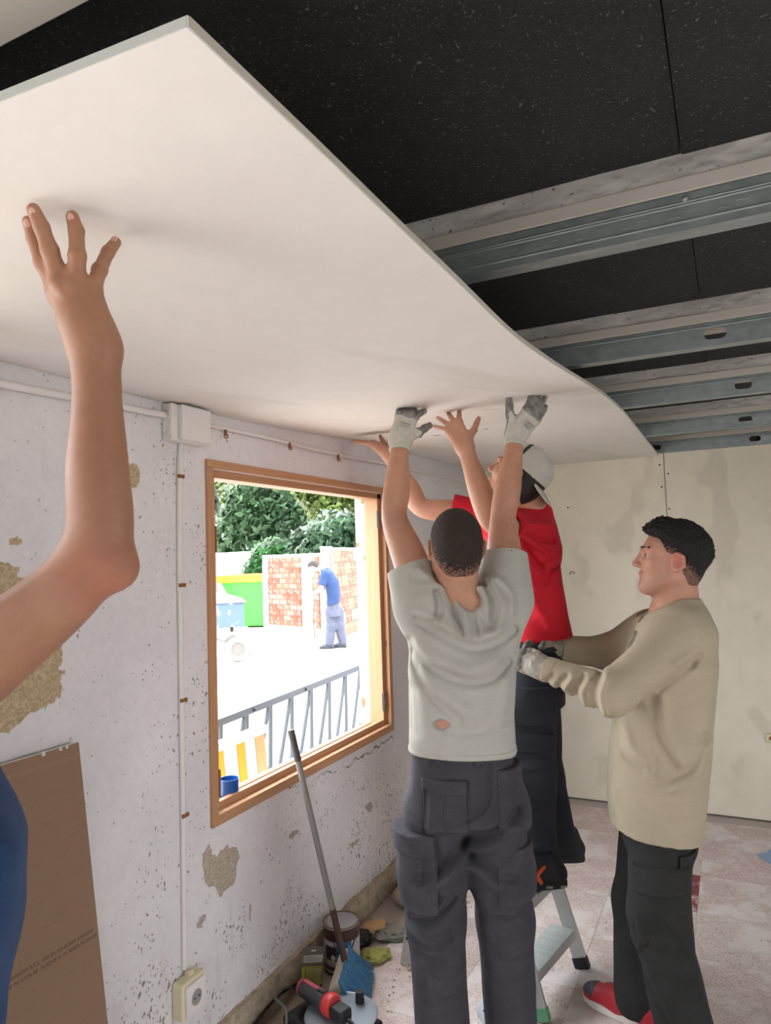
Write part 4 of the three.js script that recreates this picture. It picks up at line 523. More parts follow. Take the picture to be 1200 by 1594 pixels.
// ---------------------------------------------------------------- the yard outside
const GY = -0.12;
{
  const gm = std({ roughness: 1, map: tex(1024, 1024, 12, 12, (x, y) => { const n = fbm(x * 1.2, y * 1.2, 0, 5) - 0.5, m = fbm(x * 14, y * 14, 0, 3) - 0.5, d = sst(0.5, 0.62, fbm(x * 0.7 + 4, y * 0.7, 0, 3)); return mix3([178 + n * 44 + m * 40, 176 + n * 44 + m * 38, 172 + n * 44 + m * 36], [172 + m * 56, 160 + m * 56, 138 + m * 50], d * 0.8); }) });
  const g = boxUV(bx(90, 0.2, 90, -20, GY - 0.1, -15)); struct('ground', g, gm, 'pale dusty yard outside the window');
  struct('slab', boxUV(bx(5.2, 0.03, 3.0, -8.2, GY + 0.0, -12.2)), std({ roughness: 0.95, map: tex(512, 512, 4, 4, (x, y) => { const n = fbm(x * 2, y * 2, 0, 4) - 0.5; return [170 + n * 60, 172 + n * 60, 176 + n * 60]; }) }), 'pale concrete slab in front of the brick wall');
}
// half-plastered brick walls
{
  const brickM = [[138, 70, 52], [144, 80, 62], [132, 66, 50], [140, 90, 72], [132, 98, 84]].map((c, k) => std({ roughness: 0.95, map: tex(64, 64, 0.3, 0.3, (x, y) => { const n = fbm(x * 30 + k * 9, y * 40, 0, 3) - 0.5, w = sst(0.55, 0.7, fbm(x * 14 + k * 5, y * 14, 0, 3)); return mix3([c[0] + n * 40, c[1] + n * 40, c[2] + n * 36], [156, 142, 132], w * 0.5); }) }));
  const mort = std({ roughness: 1, map: tex(128, 128, 1, 1, (x, y) => { const n = fbm(x * 12, y * 12, 0, 4) - 0.5; return [142 + n * 40, 132 + n * 40, 124 + n * 40]; }) }), rend = std({ roughness: 1, color: 0xb4b0aa });
  const wall = (a, b, H, bh, bw, label, fill, plaster) => {
    const A = V(a[0], 0, a[1]), Bv = V(b[0], 0, b[1]), L = A.distanceTo(Bv), t = thing('brick_wall', label, 'wall', [a[0], GY, a[1]]); t.rotation.y = Math.atan2(-(Bv.z - A.z), Bv.x - A.x);
    mesh('mortar_core', boxUV(bx(L, H, 0.2, L / 2, H / 2, -0.11)), mort, t); const geo = boxUV(bx(bw - 0.014, bh - 0.012, 0.03, 0, 0, 0, 0.004)), half = boxUV(bx(bw / 2 - 0.014, bh - 0.012, 0.03, 0, 0, 0, 0.004)), rows = Math.floor(H / bh);
    for (let r = 0; r < rows; r++) for (let x = (r % 2) * bw / 2 - bw / 2; x < L; x += bw) { let c = x + bw / 2, g = geo; if (x < 0) { c = bw / 4; g = half; } else if (x + bw > L) { if (L - x < bw * 0.5) continue; c = x + bw / 4; g = half; } if (!fill(c / L, (r + 0.5) / rows)) continue; const k = mesh('brick', g, brickM[Math.floor(h3(r, Math.round(c * 50), 7) * 5)], t); k.position.set(c, (r + 0.5) * bh, 0.0 + h3(r, Math.round(c * 31), 2) * 0.006); }
    for (const [x0, x1, y0, y1, d] of plaster) { const P = []; for (let k = 0; k <= 14; k++) P.push([x0 * L - 0.03 + 0.08 * fbm(k * 0.9 + x0 * 40, 3.3), y0 * H + (y1 - y0) * H * k / 14]); for (let k = 14; k >= 0; k--) P.push([x1 * L + 0.05 - 0.1 * fbm(k * 0.8 + x1 * 31, 7.3), y0 * H + (y1 - y0) * H * k / 14]); const g = extr(P, d); g.translate(0, 0, 0.0); mesh('plaster_band', g, rend, t); }
    return t;
  };
  wall([-8.30, -13.62], [-6.32, -12.98], 1.84, 0.118, 0.25, 'low brick wall half covered in white plaster, left of the worker', (u, v) => v > 0.14 && (u < 0.68 || u > 0.86), [[0.0, 0.1, 0, 1, 0.035], [0.7, 0.86, 0, 1, 0.04], [0.1, 0.7, 0, 0.13, 0.03]]);
  wall([-6.02, -12.85], [-6.62, -15.6], 1.95, 0.27, 0.46, 'low wall of large red hollow blocks behind the worker', (u, v) => true, [[0.0, 0.03, 0, 1, 0.04], [0.93, 1.0, 0, 1, 0.04]]);
  const p = thing('wall_post', 'white plastered post at the corner of the brick walls', 'post', [-6.13, GY, -12.86]); mesh('shaft', bx(0.17, 1.93, 0.2, 0, 0.965, 0, 0.012), rend, p); mesh('cap', bx(0.19, 0.04, 0.22, 0, 1.95, 0, 0.01), rend, p);
}
// green skip with a yellow rim
{
  const s = thing('skip', 'green metal skip with a thick yellow rim', 'skip', [-9.75, GY, -15.72]); s.rotation.y = 0.33;
  const g = extr([[-0.35, 0.06], [1.6, 0.06], [1.95, 1.22], [-0.98, 1.22]], 1.5, 0.02); g.translate(0, 0, -0.75); mesh('bin', g, std({ color: 0x35b02c, roughness: 0.5 }), s);
  for (const z of [-0.78, 0.78]) mesh('rim', bx(3.1, 0.19, 0.1, 0.48, 1.26, z, 0.02), std({ color: 0xf0a615, roughness: 0.5 }), s); for (const x of [-1.03, 1.99]) mesh('rim', bx(0.1, 0.19, 1.62, x, 1.26, 0, 0.02), std({ color: 0xf0a615, roughness: 0.5 }), s);
  for (const x of [0.2, 1.1]) mesh('rib', bx(0.08, 1.05, 0.06, x, 0.64, 0.79, 0.01), std({ color: 0x2c9a26, roughness: 0.5 }), s); mesh('base', bx(1.8, 0.06, 1.3, 0.6, 0.03, 0), M.dark, s);
}
// towed mixer: housing, draw bar, wheel
{
  const m = thing('cement_mixer', 'small cement mixer with blue grey housing and a dusty wheel', 'mixer', [-6.42, GY, -9.95]); m.rotation.y = 0.75;
  const bl = std({ roughness: 0.7, map: tex(256, 256, 0.7, 0.7, (x, y) => { const n = fbm(x * 8, y * 6, 0, 4), w = sst(0.52, 0.62, n); return mix3([70, 88, 112], [150, 156, 160], w * 0.8); }) }), dust = std({ color: 0x7d7b76, roughness: 0.95 });
  mesh('housing', boxUV(bx(0.62, 0.42, 0.5, -0.05, 0.80, 0, 0.02)), bl, m); const hd = extr([[-0.4, 0], [0.3, 0], [0.24, 0.05], [-0.1, 0.16], [-0.4, 0.16]], 0.54, 0.01); hd.translate(0, 1.01, -0.27); mesh('hood', hd, dust, m);
  for (const z of [-0.25, 0.25]) { mesh('leg', bar([-0.3, 0.0, z], [-0.2, 0.62, z], 0.05, 0.04), dust, m); mesh('stay', bar([-0.3, 0.42, z], [0.12, 0.22, z], 0.04, 0.035), dust, m); }
  const w = mesh('wheel', new THREE.TorusGeometry(0.16, 0.055, 12, 30).translate(0.14, 0.216, 0.3), dust, m); mesh('hub', new THREE.CylinderGeometry(0.11, 0.11, 0.05, 24).rotateX(Math.PI / 2).translate(0.14, 0.216, 0.3), std({ color: 0x65625c, roughness: 0.9 }), w); const w2 = mesh('wheel', new THREE.TorusGeometry(0.16, 0.055, 12, 30).translate(0.14, 0.216, -0.3), dust, m); mesh('hub', new THREE.CylinderGeometry(0.11, 0.11, 0.05, 24).rotateX(Math.PI / 2).translate(0.14, 0.216, -0.3), std({ color: 0x65625c, roughness: 0.9 }), w2); mesh('axle', rod([0.14, 0.216, -0.3], [0.14, 0.216, 0.3], 0.022), M.dark, m); mesh('drain_pipe', rod([0.06, 0.5, 0.12], [0.06, 0.6, 0.12], 0.03), M.dark, m);
  tag(mesh('shovel_handle', merge([rod([-6.82, GY + 0.03, -11.55], [-6.62, GY + 0.025, -10.75], 0.018), bx(0.16, 0.02, 0.24, 0, 0, 0, 0.006).rotateY(-0.3).translate(-6.58, GY + 0.02, -10.62)]), std({ color: 0x9a8268, roughness: 0.9 })), 'wooden-handled shovel lying flat in the yard', 'shovel');
}
// railing and planks just outside the window
{
  const steel = std({ color: 0x50555b, roughness: 0.5, metalness: 0.3 }), O = V(-0.6, GY, -2.55), r = thing('iron_railing', 'steel railing of slanted bars standing outside under the window', 'railing', [O.x, O.y, O.z]);
  const yT = (z) => 0.865 + (-2.6 - z) * 0.03, rel = (x, y, z) => V(x, y, z).sub(O);
  mesh('top_rail', merge([bar(rel(-0.6, yT(-2.45) , -2.45), rel(-0.6, yT(-4.15), -4.15), 0.05, 0.035, V(1, 0, 0), 0.004)]), steel, r);
  mesh('bottom_rail', bar(rel(-0.6, 0.05, -2.45), rel(-0.6, 0.05, -4.15), 0.04, 0.03, V(1, 0, 0), 0.004), steel, r);
  for (let k = -2; k < 6; k++) { const z = -3.034 - 0.197 * k; if (z < -4.12) continue; mesh('upright', bar(rel(-0.6, 0.06, z + 0.03), rel(-0.6, yT(z) - 0.015, z), 0.014, 0.02, V(1, 0, 0), 0.002), steel, r); const zb = z + 0.03, zt = z - 0.165; if (zt > -4.15) mesh('slanted_bar', bar(rel(-0.588, 0.30, zb), rel(-0.588, yT(zt) - 0.015, zt), 0.014, 0.02, V(1, 0, 0), 0.002), steel, r); const z2 = z + 0.10; mesh('slanted_bar', bar(rel(-0.612, 0.06, z2), rel(-0.612, 0.55, z), 0.014, 0.02, V(1, 0, 0), 0.002), steel, r); }
  for (const z of [-2.5, -4.1]) mesh('foot', bx(0.2, 0.02, 0.05, 0, 0.012, z - O.z, 0.004), steel, r); mesh('end_post', bx(0.03, 0.96, 0.04, 0, 0.5, -2.47 - O.z, 0.004), steel, r); mesh('end_post', bx(0.03, 1.0, 0.04, 0, 0.52, -4.12 - O.z, 0.004), steel, r); for (const z of [-2.86, -3.33]) mesh('bolt', new THREE.SphereGeometry(0.009, 8, 6).translate(0.026, yT(z) - O.y, z - O.z), M.dark, r);
  const p = thing('plank_bundle', 'panel of yellow-edged formwork planks leaning outside the window', 'planks', [-0.33, GY, -2.42]), yel = std({ color: 0xe7a11e, roughness: 0.7 }), wht = std({ color: 0xd7d3cc, roughness: 0.8 }), H = 0.93;
  const seq = [[0.075, M.woodRaw], [0.075, wht], [0.055, yel], [0.09, wht], [0.06, yel], [0.06, wht], [0.05, yel]]; let z = -0.30; for (const [w, m] of seq) { mesh('plank', boxUV(bx(0.024, H, w - 0.004, 0, H / 2, z + w / 2, 0.003)), m, p); z += w; }
  mesh('top_batten', bx(0.05, 0.035, 0.48, 0, H + 0.018, -0.07, 0.004), wht, p); p.rotation.z = 0.1;
}
// white slatted fence and a pale house far behind
{
  const f = thing('white_fence', 'white upright-slat fence far behind the mixer', 'fence', [-17.7, GY, -24.1]); f.rotation.y = -0.45; const w = std({ color: 0xcfd0d2, roughness: 0.8 }), sg = bx(0.055, 1.9, 0.03, 0, 1.15, 0); for (let k = 0; k < 44; k++) { const s = mesh('slat', sg, w, f); s.position.x = -2.4 + k * 0.11; } for (const y of [0.3, 1.9]) mesh('rail', bx(4.9, 0.07, 0.04, 0, y, -0.04), w, f); mesh('low_wall', bx(4.9, 0.24, 0.16, 0, 0.12, 0), w, f);
  const h = thing('house', 'pale house with a low roof beyond the fence', 'house', [-36, GY, -46]); h.rotation.y = 0.6; mesh('wall', bx(9, 4.1, 6, 0, 2.05, 0), std({ color: 0xd9d6d0, roughness: 0.9 }), h); const rf = extr([[-4.9, 0], [4.9, 0], [0, 1.5]], 6.6); rf.translate(0, 4.1, -3.3); mesh('roof', rf, std({ color: 0xc9c4bf, roughness: 0.9 }), h); for (const x of [-2.6, -1, 0.6, 2.2]) { const q = mesh('window_frame', bx(0.95, 0.6, 0.1, x, 3.0, 3.0), std({ color: 0xb4b8bc, roughness: 0.7 }), h); mesh('pane', bx(0.8, 0.48, 0.04, x, 3.0, 3.05), std({ color: 0x5f6870, roughness: 0.2 }), q); }
}
// trees and shrubs
function foliage(blobs, n, size, cols, sd) {
  seed = sd; const pos = [], nor = [], colr = [], V3 = V(0, 0, 0);
  for (let i = 0; i < n; i++) {
    const b = blobs[Math.floor(rnd() * blobs.length)]; const d = V(rr(-1, 1), rr(-1, 1), rr(-1, 1)); if (d.lengthSq() > 1 || d.lengthSq() < 0.1) { i--; continue; } const l = d.length(), sh = 0.78 + 0.22 * l; d.multiplyScalar(sh / l);
    const lump = 0.82 + 0.36 * vn(d.x * 2.5 + b[0], d.y * 2.5 + 7, d.z * 2.5 + b[2]); const c = V(b[0] + d.x * b[3] * lump, b[1] + d.y * b[4] * lump, b[2] + d.z * b[3] * lump);
    const out = d.clone().normalize(), nn = V(d.x + rr(-0.8, 0.8), d.y + rr(-0.5, 0.9), d.z + rr(-0.8, 0.8)).normalize(), a = V(rr(-1, 1), rr(-1, 1), rr(-1, 1)).cross(nn).normalize(), bb = nn.clone().cross(a), s = size * rr(0.6, 1.3), k = cols[Math.floor(rnd() * cols.length)], v = rr(0.8, 1.15);
    const P = [a.clone().multiplyScalar(-s), bb.clone().multiplyScalar(s * 0.45), a.clone().multiplyScalar(s), bb.clone().multiplyScalar(-s * 0.45)].map((p) => p.add(c)); for (const q of [0, 1, 2, 0, 2, 3]) { pos.push(P[q].x, P[q].y, P[q].z); nor.push(out.x, out.y, out.z); colr.push(k[0] * v, k[1] * v, k[2] * v); }
  }
  const g = new THREE.BufferGeometry(); g.setAttribute('position', new THREE.Float32BufferAttribute(pos, 3)); g.setAttribute('normal', new THREE.Float32BufferAttribute(nor, 3)); g.setAttribute('color', new THREE.Float32BufferAttribute(colr, 3)); return g;
}
{
  const lm = new THREE.MeshPhysicalMaterial({ vertexColors: true, roughness: 0.9, transmission: 0.45, thickness: 0 }), bark = std({ color: 0x6a5a4a, roughness: 1 });
  const tree = (name, label, cat, x, z, blobs, n, size, hex, trunk, sd, group) => { const t = thing(name, label, cat, [x, GY, z], group); const f = mesh('foliage', foliage(blobs, n, size, hex.map(lin), sd), lm, t); if (trunk) { mesh('trunk', tube([[0, 0, 0], [0.05, trunk * 0.5, 0.05], [-0.05, trunk, 0]], trunk * 0.035, 12, 8), bark, t); } return t; };
  const gA = [0x8fb98a, 0x9cc596, 0x84ae80, 0xa6cc9c], gY = [0xcfe98c, 0xd8ee92, 0xc0e082, 0xc8e68e], gD = [0x86b08a, 0x93bc95, 0x9ec49e], gS = [0xc4d0bd, 0xb4c4ae, 0xd0dacb];
  tree('conifer_tree', 'tall grey green conifer filling the middle of the window view', 'tree', -17.2, -28.75, [[0, 4.1, 0, 3.4, 4.2], [0.7, 7.4, 0.3, 2.6, 3.2], [-1.7, 2.8, 0.8, 2.3, 2.6], [2.0, 2.8, 0.6, 2.3, 2.6]], 10000, 0.24, gA, 4.5, 11);
  tree('broadleaf_tree', 'yellow green broadleaf tree on the right of the window view', 'tree', -10.6, -22.2, [[0, 3.7, 0, 1.7, 1.5], [0.9, 4.7, 0.2, 1.6, 1.6], [-0.9, 4.4, 0.3, 1.2, 1.0]], 4200, 0.17, gY, 4.2, 22);
  tree('shrub', 'dark green shrub under the yellow green tree', 'shrub', -8.9, -18.6, [[0, 1.7, 0, 1.5, 1.4], [-1.0, 1.6, 0, 1.0, 1.1], [1.0, 1.8, -0.2, 1.2, 1.3]], 5200, 0.15, gD, 1.0, 33);
  tree('broadleaf_tree', 'bright yellow green tree at the top left of the window view', 'tree', -25.5, -35.0, [[0, 5.2, 0, 2.3, 2.2], [1.2, 6.9, 0, 2.4, 2.1], [1.5, 4.2, 0.2, 1.6, 1.6]], 3600, 0.26, gY, 4.5, 44);
  tree('broadleaf_tree', 'dark thin-leaved tree at the left edge of the window view', 'tree', -10.35, -14.2, [[0, 4.3, 0, 0.75, 0.9], [-0.3, 3.2, 0, 0.5, 0.6], [0.1, 5.2, 0, 0.9, 0.8]], 1700, 0.11, [0x869a80, 0x94a68c, 0x9cae96], 4.0, 55);
  tree('round_bush', 'round bright green clipped bush behind the skip', 'bush', -12.2, -20.2, [[0, 1.3, 0, 1.4, 1.1]], 4200, 0.12, [0x86cf80, 0x98d88c, 0x78c278], 0.8, 66);
  tree('shrub', 'pale silvery shrub left of the skip', 'shrub', -15.6, -18.9, [[0, 1.1, 0, 1.0, 1.0], [-0.7, 0.8, 0.2, 0.8, 0.7]], 2400, 0.08, gS, 0.5, 77);
}

// ---------------------------------------------------------------- people
const ad = (a, b) => [a[0] + b[0], a[1] + b[1], a[2] + b[2]], sb = (a, b) => [a[0] - b[0], a[1] - b[1], a[2] - b[2]], ml = (a, s) => [a[0] * s, a[1] * s, a[2] * s], dt = (a, b) => a[0] * b[0] + a[1] * b[1] + a[2] * b[2], cr = (a, b) => [a[1] * b[2] - a[2] * b[1], a[2] * b[0] - a[0] * b[2], a[0] * b[1] - a[1] * b[0]], nm = (a) => ml(a, 1 / (Math.hypot(...a) || 1)), lp = (a, b, t) => [mix(a[0], b[0], t), mix(a[1], b[1], t), mix(a[2], b[2], t)];
// folds drawn on the side of a garment that faces N
function folds(F, gain = 1, wide = 1) {
  const L = F.f.map(([h, w0, P0]) => { const w = w0 * wide, P = P0.length < 3 ? P0 : new THREE.SplineCurve(P0.map((p) => new THREE.Vector2(p[0], p[1]))).getPoints(P0.length * 4).map((p) => [p.x, p.y]); const xs = P.map((p) => p[0]), ys = P.map((p) => p[1]); return { h: h * 0.001 * gain, w, P, x0: Math.min(...xs) - 3 * w, x1: Math.max(...xs) + 3 * w, y0: Math.min(...ys) - 3 * w, y1: Math.max(...ys) + 3 * w }; });
  return (x, y, z) => {
    const q = [x - F.o[0], y - F.o[1], z - F.o[2]], s = dt(q, F.N), side = sst(-0.03, 0.05, s); if (side <= 0) return 0; const a = dt(q, F.R), b = q[1]; let d = 0;
    for (const l of L) { if (a < l.x0 || a > l.x1 || b < l.y0 || b > l.y1) continue; const e = segDist(a, b, l.P) / l.w; if (e < 3) d += l.h * Math.exp(-e * e); }
    return d * side;
  };
}
const crumple = (amp, fx, fy, fz, off = 0) => (x, y, z) => { const n = vn(x * fx + off, y * fy + off, z * fz + off + 0.37), m = vn(x * fx * 2.1 + off + 5, y * fy * 2.1, z * fz * 2.1 + 0.21); return amp * (1 - Math.abs(n - 0.5) * 3.2) + amp * 0.4 * (m - 0.5); };
const sum = (...f) => (x, y, z) => { let s = 0; for (const g of f) s += g(x, y, z); return s; };
const SK = { warm: lin(0xc79a80), red: lin(0xb4705c), pale: lin(0xd8b09a) };
function skinColour(base, spots = []) { return (x, y, z) => { const n = fbm(x * 28, y * 28, z * 28 + 0.3, 3) - 0.5, m = vn(x * 150, y * 150, z * 150 + 0.4) - 0.5; let c = [base[0] * (1 + n * 0.22 + m * 0.1), base[1] * (1 + n * 0.26 + m * 0.12), base[2] * (1 + n * 0.28 + m * 0.12)]; for (const [p, r, col, k] of spots) { const d = Math.hypot(x - p[0], y - p[1], z - p[2]) / r; if (d < 1) c = mix3(c, col, k * (1 - d * d)); } return c; }; }
M.skin = new THREE.MeshPhysicalMaterial({ vertexColors: true, roughness: 0.55, sheen: 0.15 });
M.hair = std({ color: 0x17120f, roughness: 0.7 });
M.fab = (hex, amt = 14, rough = 0.95) => { const c = new THREE.Color(hex), r = [c.r, c.g, c.b].map((v) => (v <= 0.0031308 ? v * 12.92 : 1.055 * Math.pow(v, 1 / 2.4) - 0.055) * 255); return std({ roughness: rough, map: tex(256, 256, 0.4, 0.4, (x, y) => { const n = (fbm(x * 22, y * 22, 0, 3) - 0.5) * amt, w = (vn(x * 640, y * 640) - 0.5) * amt * 0.8; return r.map((v) => v + n + w); }), bumpMap: M.weave || (M.weave = tex(256, 256, 0.06, 0.06, (x, y) => vn(x * 3000, y * 1400) * 0.5 + vn(x * 1400, y * 3000) * 0.5, true)), bumpScale: 0.0004 }); };
// a hand: wrist w, direction f to the knuckles, palm side n, thumb side t; curl per finger (radians at the three joints)
function hand({ w, f, n, t, s = 1, spread = [0.16, 0.03, -0.1, -0.24], curl, thumb = [0.75, 0.2, 0.1], g = 0, tips }) {
  f = nm(f); n = nm(sb(n, ml(f, dt(n, f)))); t = nm(sb(sb(t, ml(f, dt(t, f))), ml(n, dt(t, n)))); const pr = [], at = (a, b, c) => ad(w, ad(ml(f, a * s), ad(ml(t, b * s), ml(n, c * s))));
  const K = [[0.092, 0.027], [0.096, 0.008], [0.091, -0.011], [0.082, -0.028]], Ls = [[0.043, 0.026, 0.022], [0.048, 0.03, 0.023], [0.044, 0.028, 0.022], [0.034, 0.021, 0.019]], rads = [0.0095, 0.0098, 0.0092, 0.0082];
  pr.push(cone(at(-0.01, 0.012, 0), at(0.085, 0.024, 0), 0.020 * s + g, 0.0125 * s + g, 0.02), cone(at(-0.01, 0.002, 0), at(0.088, 0.006, 0), 0.021 * s + g, 0.0125 * s + g, 0.02), cone(at(-0.01, -0.01, 0), at(0.082, -0.012, 0), 0.020 * s + g, 0.012 * s + g, 0.02), cone(at(-0.005, -0.014, 0), at(0.074, -0.027, 0), 0.018 * s + g, 0.011 * s + g, 0.02));
  for (let i = 0; i < 4; i++) {
    let p = at(K[i][0], K[i][1], -0.002), a = 0; const sd = nm(ad(ml(f, Math.cos(spread[i])), ml(t, Math.sin(spread[i]))));
    if (tips && tips[i]) { const q = tips[i]; for (let j = 0; j + 1 < q.length; j++) pr.push(cone(q[j], q[j + 1], (rads[i] * (j === 0 ? 1.08 : 1) - 0.0008 * j) * s + g, (rads[i] - 0.0009 * (j + 1)) * s + g, j === 0 ? 0.014 : 0.004)); continue; }
    for (let j = 0; j < 3; j++) { a += curl[i][j]; const d = ad(ml(sd, Math.cos(a)), ml(n, Math.sin(a))), q = ad(p, ml(d, Ls[i][j] * s)); pr.push(cone(p, q, (rads[i] - 0.0008 * j) * s + g, (rads[i] - 0.0008 * (j + 1)) * s + g, j === 0 ? 0.014 : 0.004)); p = q; }
  }
  let p = at(0.012, 0.018, 0.006); const d0 = nm(ad(ml(f, Math.cos(thumb[0])), ad(ml(t, Math.sin(thumb[0])), ml(n, 0.25)))); let q = ad(p, ml(d0, 0.05 * s)); pr.push(cone(p, q, 0.017 * s + g, 0.0125 * s + g, 0.018));
  const d1 = nm(ad(ad(ml(f, Math.cos(thumb[0] - 0.25)), ml(t, Math.sin(thumb[0] - 0.25))), ml(n, thumb[1]))); p = q; q = ad(p, ml(d1, 0.034 * s)); pr.push(cone(p, q, 0.0118 * s + g, 0.0104 * s + g, 0.006)); const d2 = nm(ad(d1, ml(n, thumb[2]))); p = q; q = ad(p, ml(d2, 0.028 * s)); pr.push(cone(p, q, 0.0106 * s + g, 0.0085 * s + g, 0.004));
  return pr;
}
// a head: centre c, facing f, up u
function headOf(c, f, u, s = 1) {
  f = nm(f); u = nm(sb(u, ml(f, dt(u, f)))); const r = cr(f, u), ax = [r, u, f], T = (x, y, z) => ad(c, ad(ml(r, x * s), ad(ml(u, y * s), ml(f, z * s)))), B = (p, q, k) => blob(T(...p), ml(q, s), ax, k), N = (a, b, r1, r2, k, o) => cone(T(...a), T(...b), r1 * s, r2 * s, k, o);
  const prims = [B([0, 0.03, -0.012], [0.075, 0.092, 0.098], 0.03), B([0, -0.02, 0.03], [0.064, 0.09, 0.062], 0.04), N([0, -0.095, 0.068], [0, -0.098, 0.07], 0.021, 0.021, 0.03), N([0.05, -0.055, 0.005], [0.018, -0.098, 0.064], 0.02, 0.018, 0.03), N([-0.05, -0.055, 0.005], [-0.018, -0.098, 0.064], 0.02, 0.018, 0.03),
    B([0.04, -0.018, 0.062], [0.02, 0.018, 0.02], 0.03), B([-0.04, -0.018, 0.062], [0.02, 0.018, 0.02], 0.03), N([0.036, 0.026, 0.079], [0.008, 0.022, 0.088], 0.011, 0.01, 0.015), N([-0.036, 0.026, 0.079], [-0.008, 0.022, 0.088], 0.011, 0.01, 0.015),
    N([0, 0.016, 0.09], [0, -0.026, 0.111], 0.0075, 0.0115, 0.014), B([0.011, -0.031, 0.1], [0.009, 0.007, 0.01], 0.01), B([-0.011, -0.031, 0.1], [0.009, 0.007, 0.01], 0.01),
    N([-0.02, -0.058, 0.083], [0.02, -0.058, 0.083], 0.008, 0.008, 0.008), N([0, -0.057, 0.091], [0, -0.057, 0.0911], 0.007, 0.007, 0.01), N([-0.018, -0.07, 0.081], [0.018, -0.07, 0.081], 0.0085, 0.0085, 0.008)];
  const ears = []; for (const e of [-1, 1]) { ears.push(B([e * 0.078, -0.004, -0.008], [0.008, 0.028, 0.018], 0.01), N([e * 0.09, 0.018, -0.02], [e * 0.089, -0.012, -0.026], 0.0048, 0.0045, 0.005), N([e * 0.083, 0.026, -0.002], [e * 0.09, 0.018, -0.02], 0.0042, 0.0048, 0.005), N([e * 0.089, -0.012, -0.026], [e * 0.081, -0.028, -0.006], 0.0045, 0.0065, 0.006), N([e * 0.081, -0.028, -0.006], [e * 0.08, -0.02, 0.004], 0.006, 0.004, 0.006)); }
  const subs = [B([0.032, 0.006, 0.099], [0.016, 0.011, 0.016], 0.012), B([-0.032, 0.006, 0.099], [0.016, 0.011, 0.016], 0.012), N([-0.019, -0.0645, 0.096], [0.019, -0.0645, 0.096], 0.0022, 0.0022, 0.004), B([0.091, -0.002, -0.008], [0.0095, 0.016, 0.010], 0.003), B([-0.091, -0.002, -0.008], [0.0095, 0.016, 0.010], 0.003)];
  const local = (x, y, z) => { const q = [x - c[0], y - c[1], z - c[2]]; return [dt(q, r) / s, dt(q, u) / s, dt(q, f) / s]; };
  return { prims: prims.concat(ears), ears, subs, T, local, ax, c, s, cran: [B([0, 0.03, -0.012], [0.075, 0.092, 0.098], 0.03), B([0, -0.03, -0.045], [0.058, 0.07, 0.05], 0.04)] };
}
function eyes(h, parent, base) {
  const w = new THREE.SphereGeometry(0.0118 * h.s, 14, 10), i = new THREE.SphereGeometry(0.0078 * h.s, 12, 8), lid = new THREE.SphereGeometry(0.0128 * h.s, 14, 6, 0, 6.2832, 0, 1.15);
  for (const e of [-1, 1]) {
    const p = h.T(e * 0.032, 0.005, 0.0765), o = mesh('eye', w, std({ color: 0xb8aaa0, roughness: 0.3 }), parent); o.position.set(...sb(p, base)); const q = mesh('iris', i, std({ color: 0x2a1c14, roughness: 0.2 }), o); q.position.set(...ml(h.ax[2], 0.0058 * h.s)); q.position.y += 0.001;
    const l = mesh('eyelid', lid, M.lid || (M.lid = std({ color: 0xb98870, roughness: 0.6 })), o); l.quaternion.setFromUnitVectors(Y, A3(nm(ad(h.ax[1], ml(h.ax[2], 0.25)))));
    const b = cone(h.T(e * 0.014, 0.03, 0.0965), h.T(e * 0.047, 0.033, 0.0805), 0.0046 * h.s, 0.0036 * h.s), bb = boxOf([b]); put('eyebrow', surf(field([b]), bb[0], bb[1], 0.002), M.hair, parent, base);
  }
}
function put(name, geo, m, parent, base, label) { geo.translate(-base[0], -base[1], -base[2]); const o = mesh(name, geo, m, parent); if (label) o.userData.label = label; return o; }
// one continuous skin: coarse torso and limbs, finer head and hands
function body(parent, base, { coarse = [], limbs = [], head, neck = [], hands = [], colour, fine = 0.0032 }) {
  const g = [];
  const add = (prims, o, h, only) => { const b = boxOf(only || prims, 0.012); g.push(surf(field(prims, o), b[0], b[1], h, colour)); };
  if (coarse.length) add(coarse, {}, 0.016);
  if (limbs.length) add(limbs, {}, 0.0065);
  if (head) add(head.prims.concat(neck), { subs: head.subs }, fine);
  for (const h of hands) add(h, {}, fine);
  const l = g.map((q) => q.toNonIndexed ? q : q), m = mergeGeometries(l); return put('body', m, M.skin, parent, base);
}
function cloth(name, parent, base, prims, o, h, m, label) { const b = o.box || boxOf(prims, 0.02); return put(name, surf(field(prims, o), b[0], b[1], h, o.colour), m, parent, base, label); }
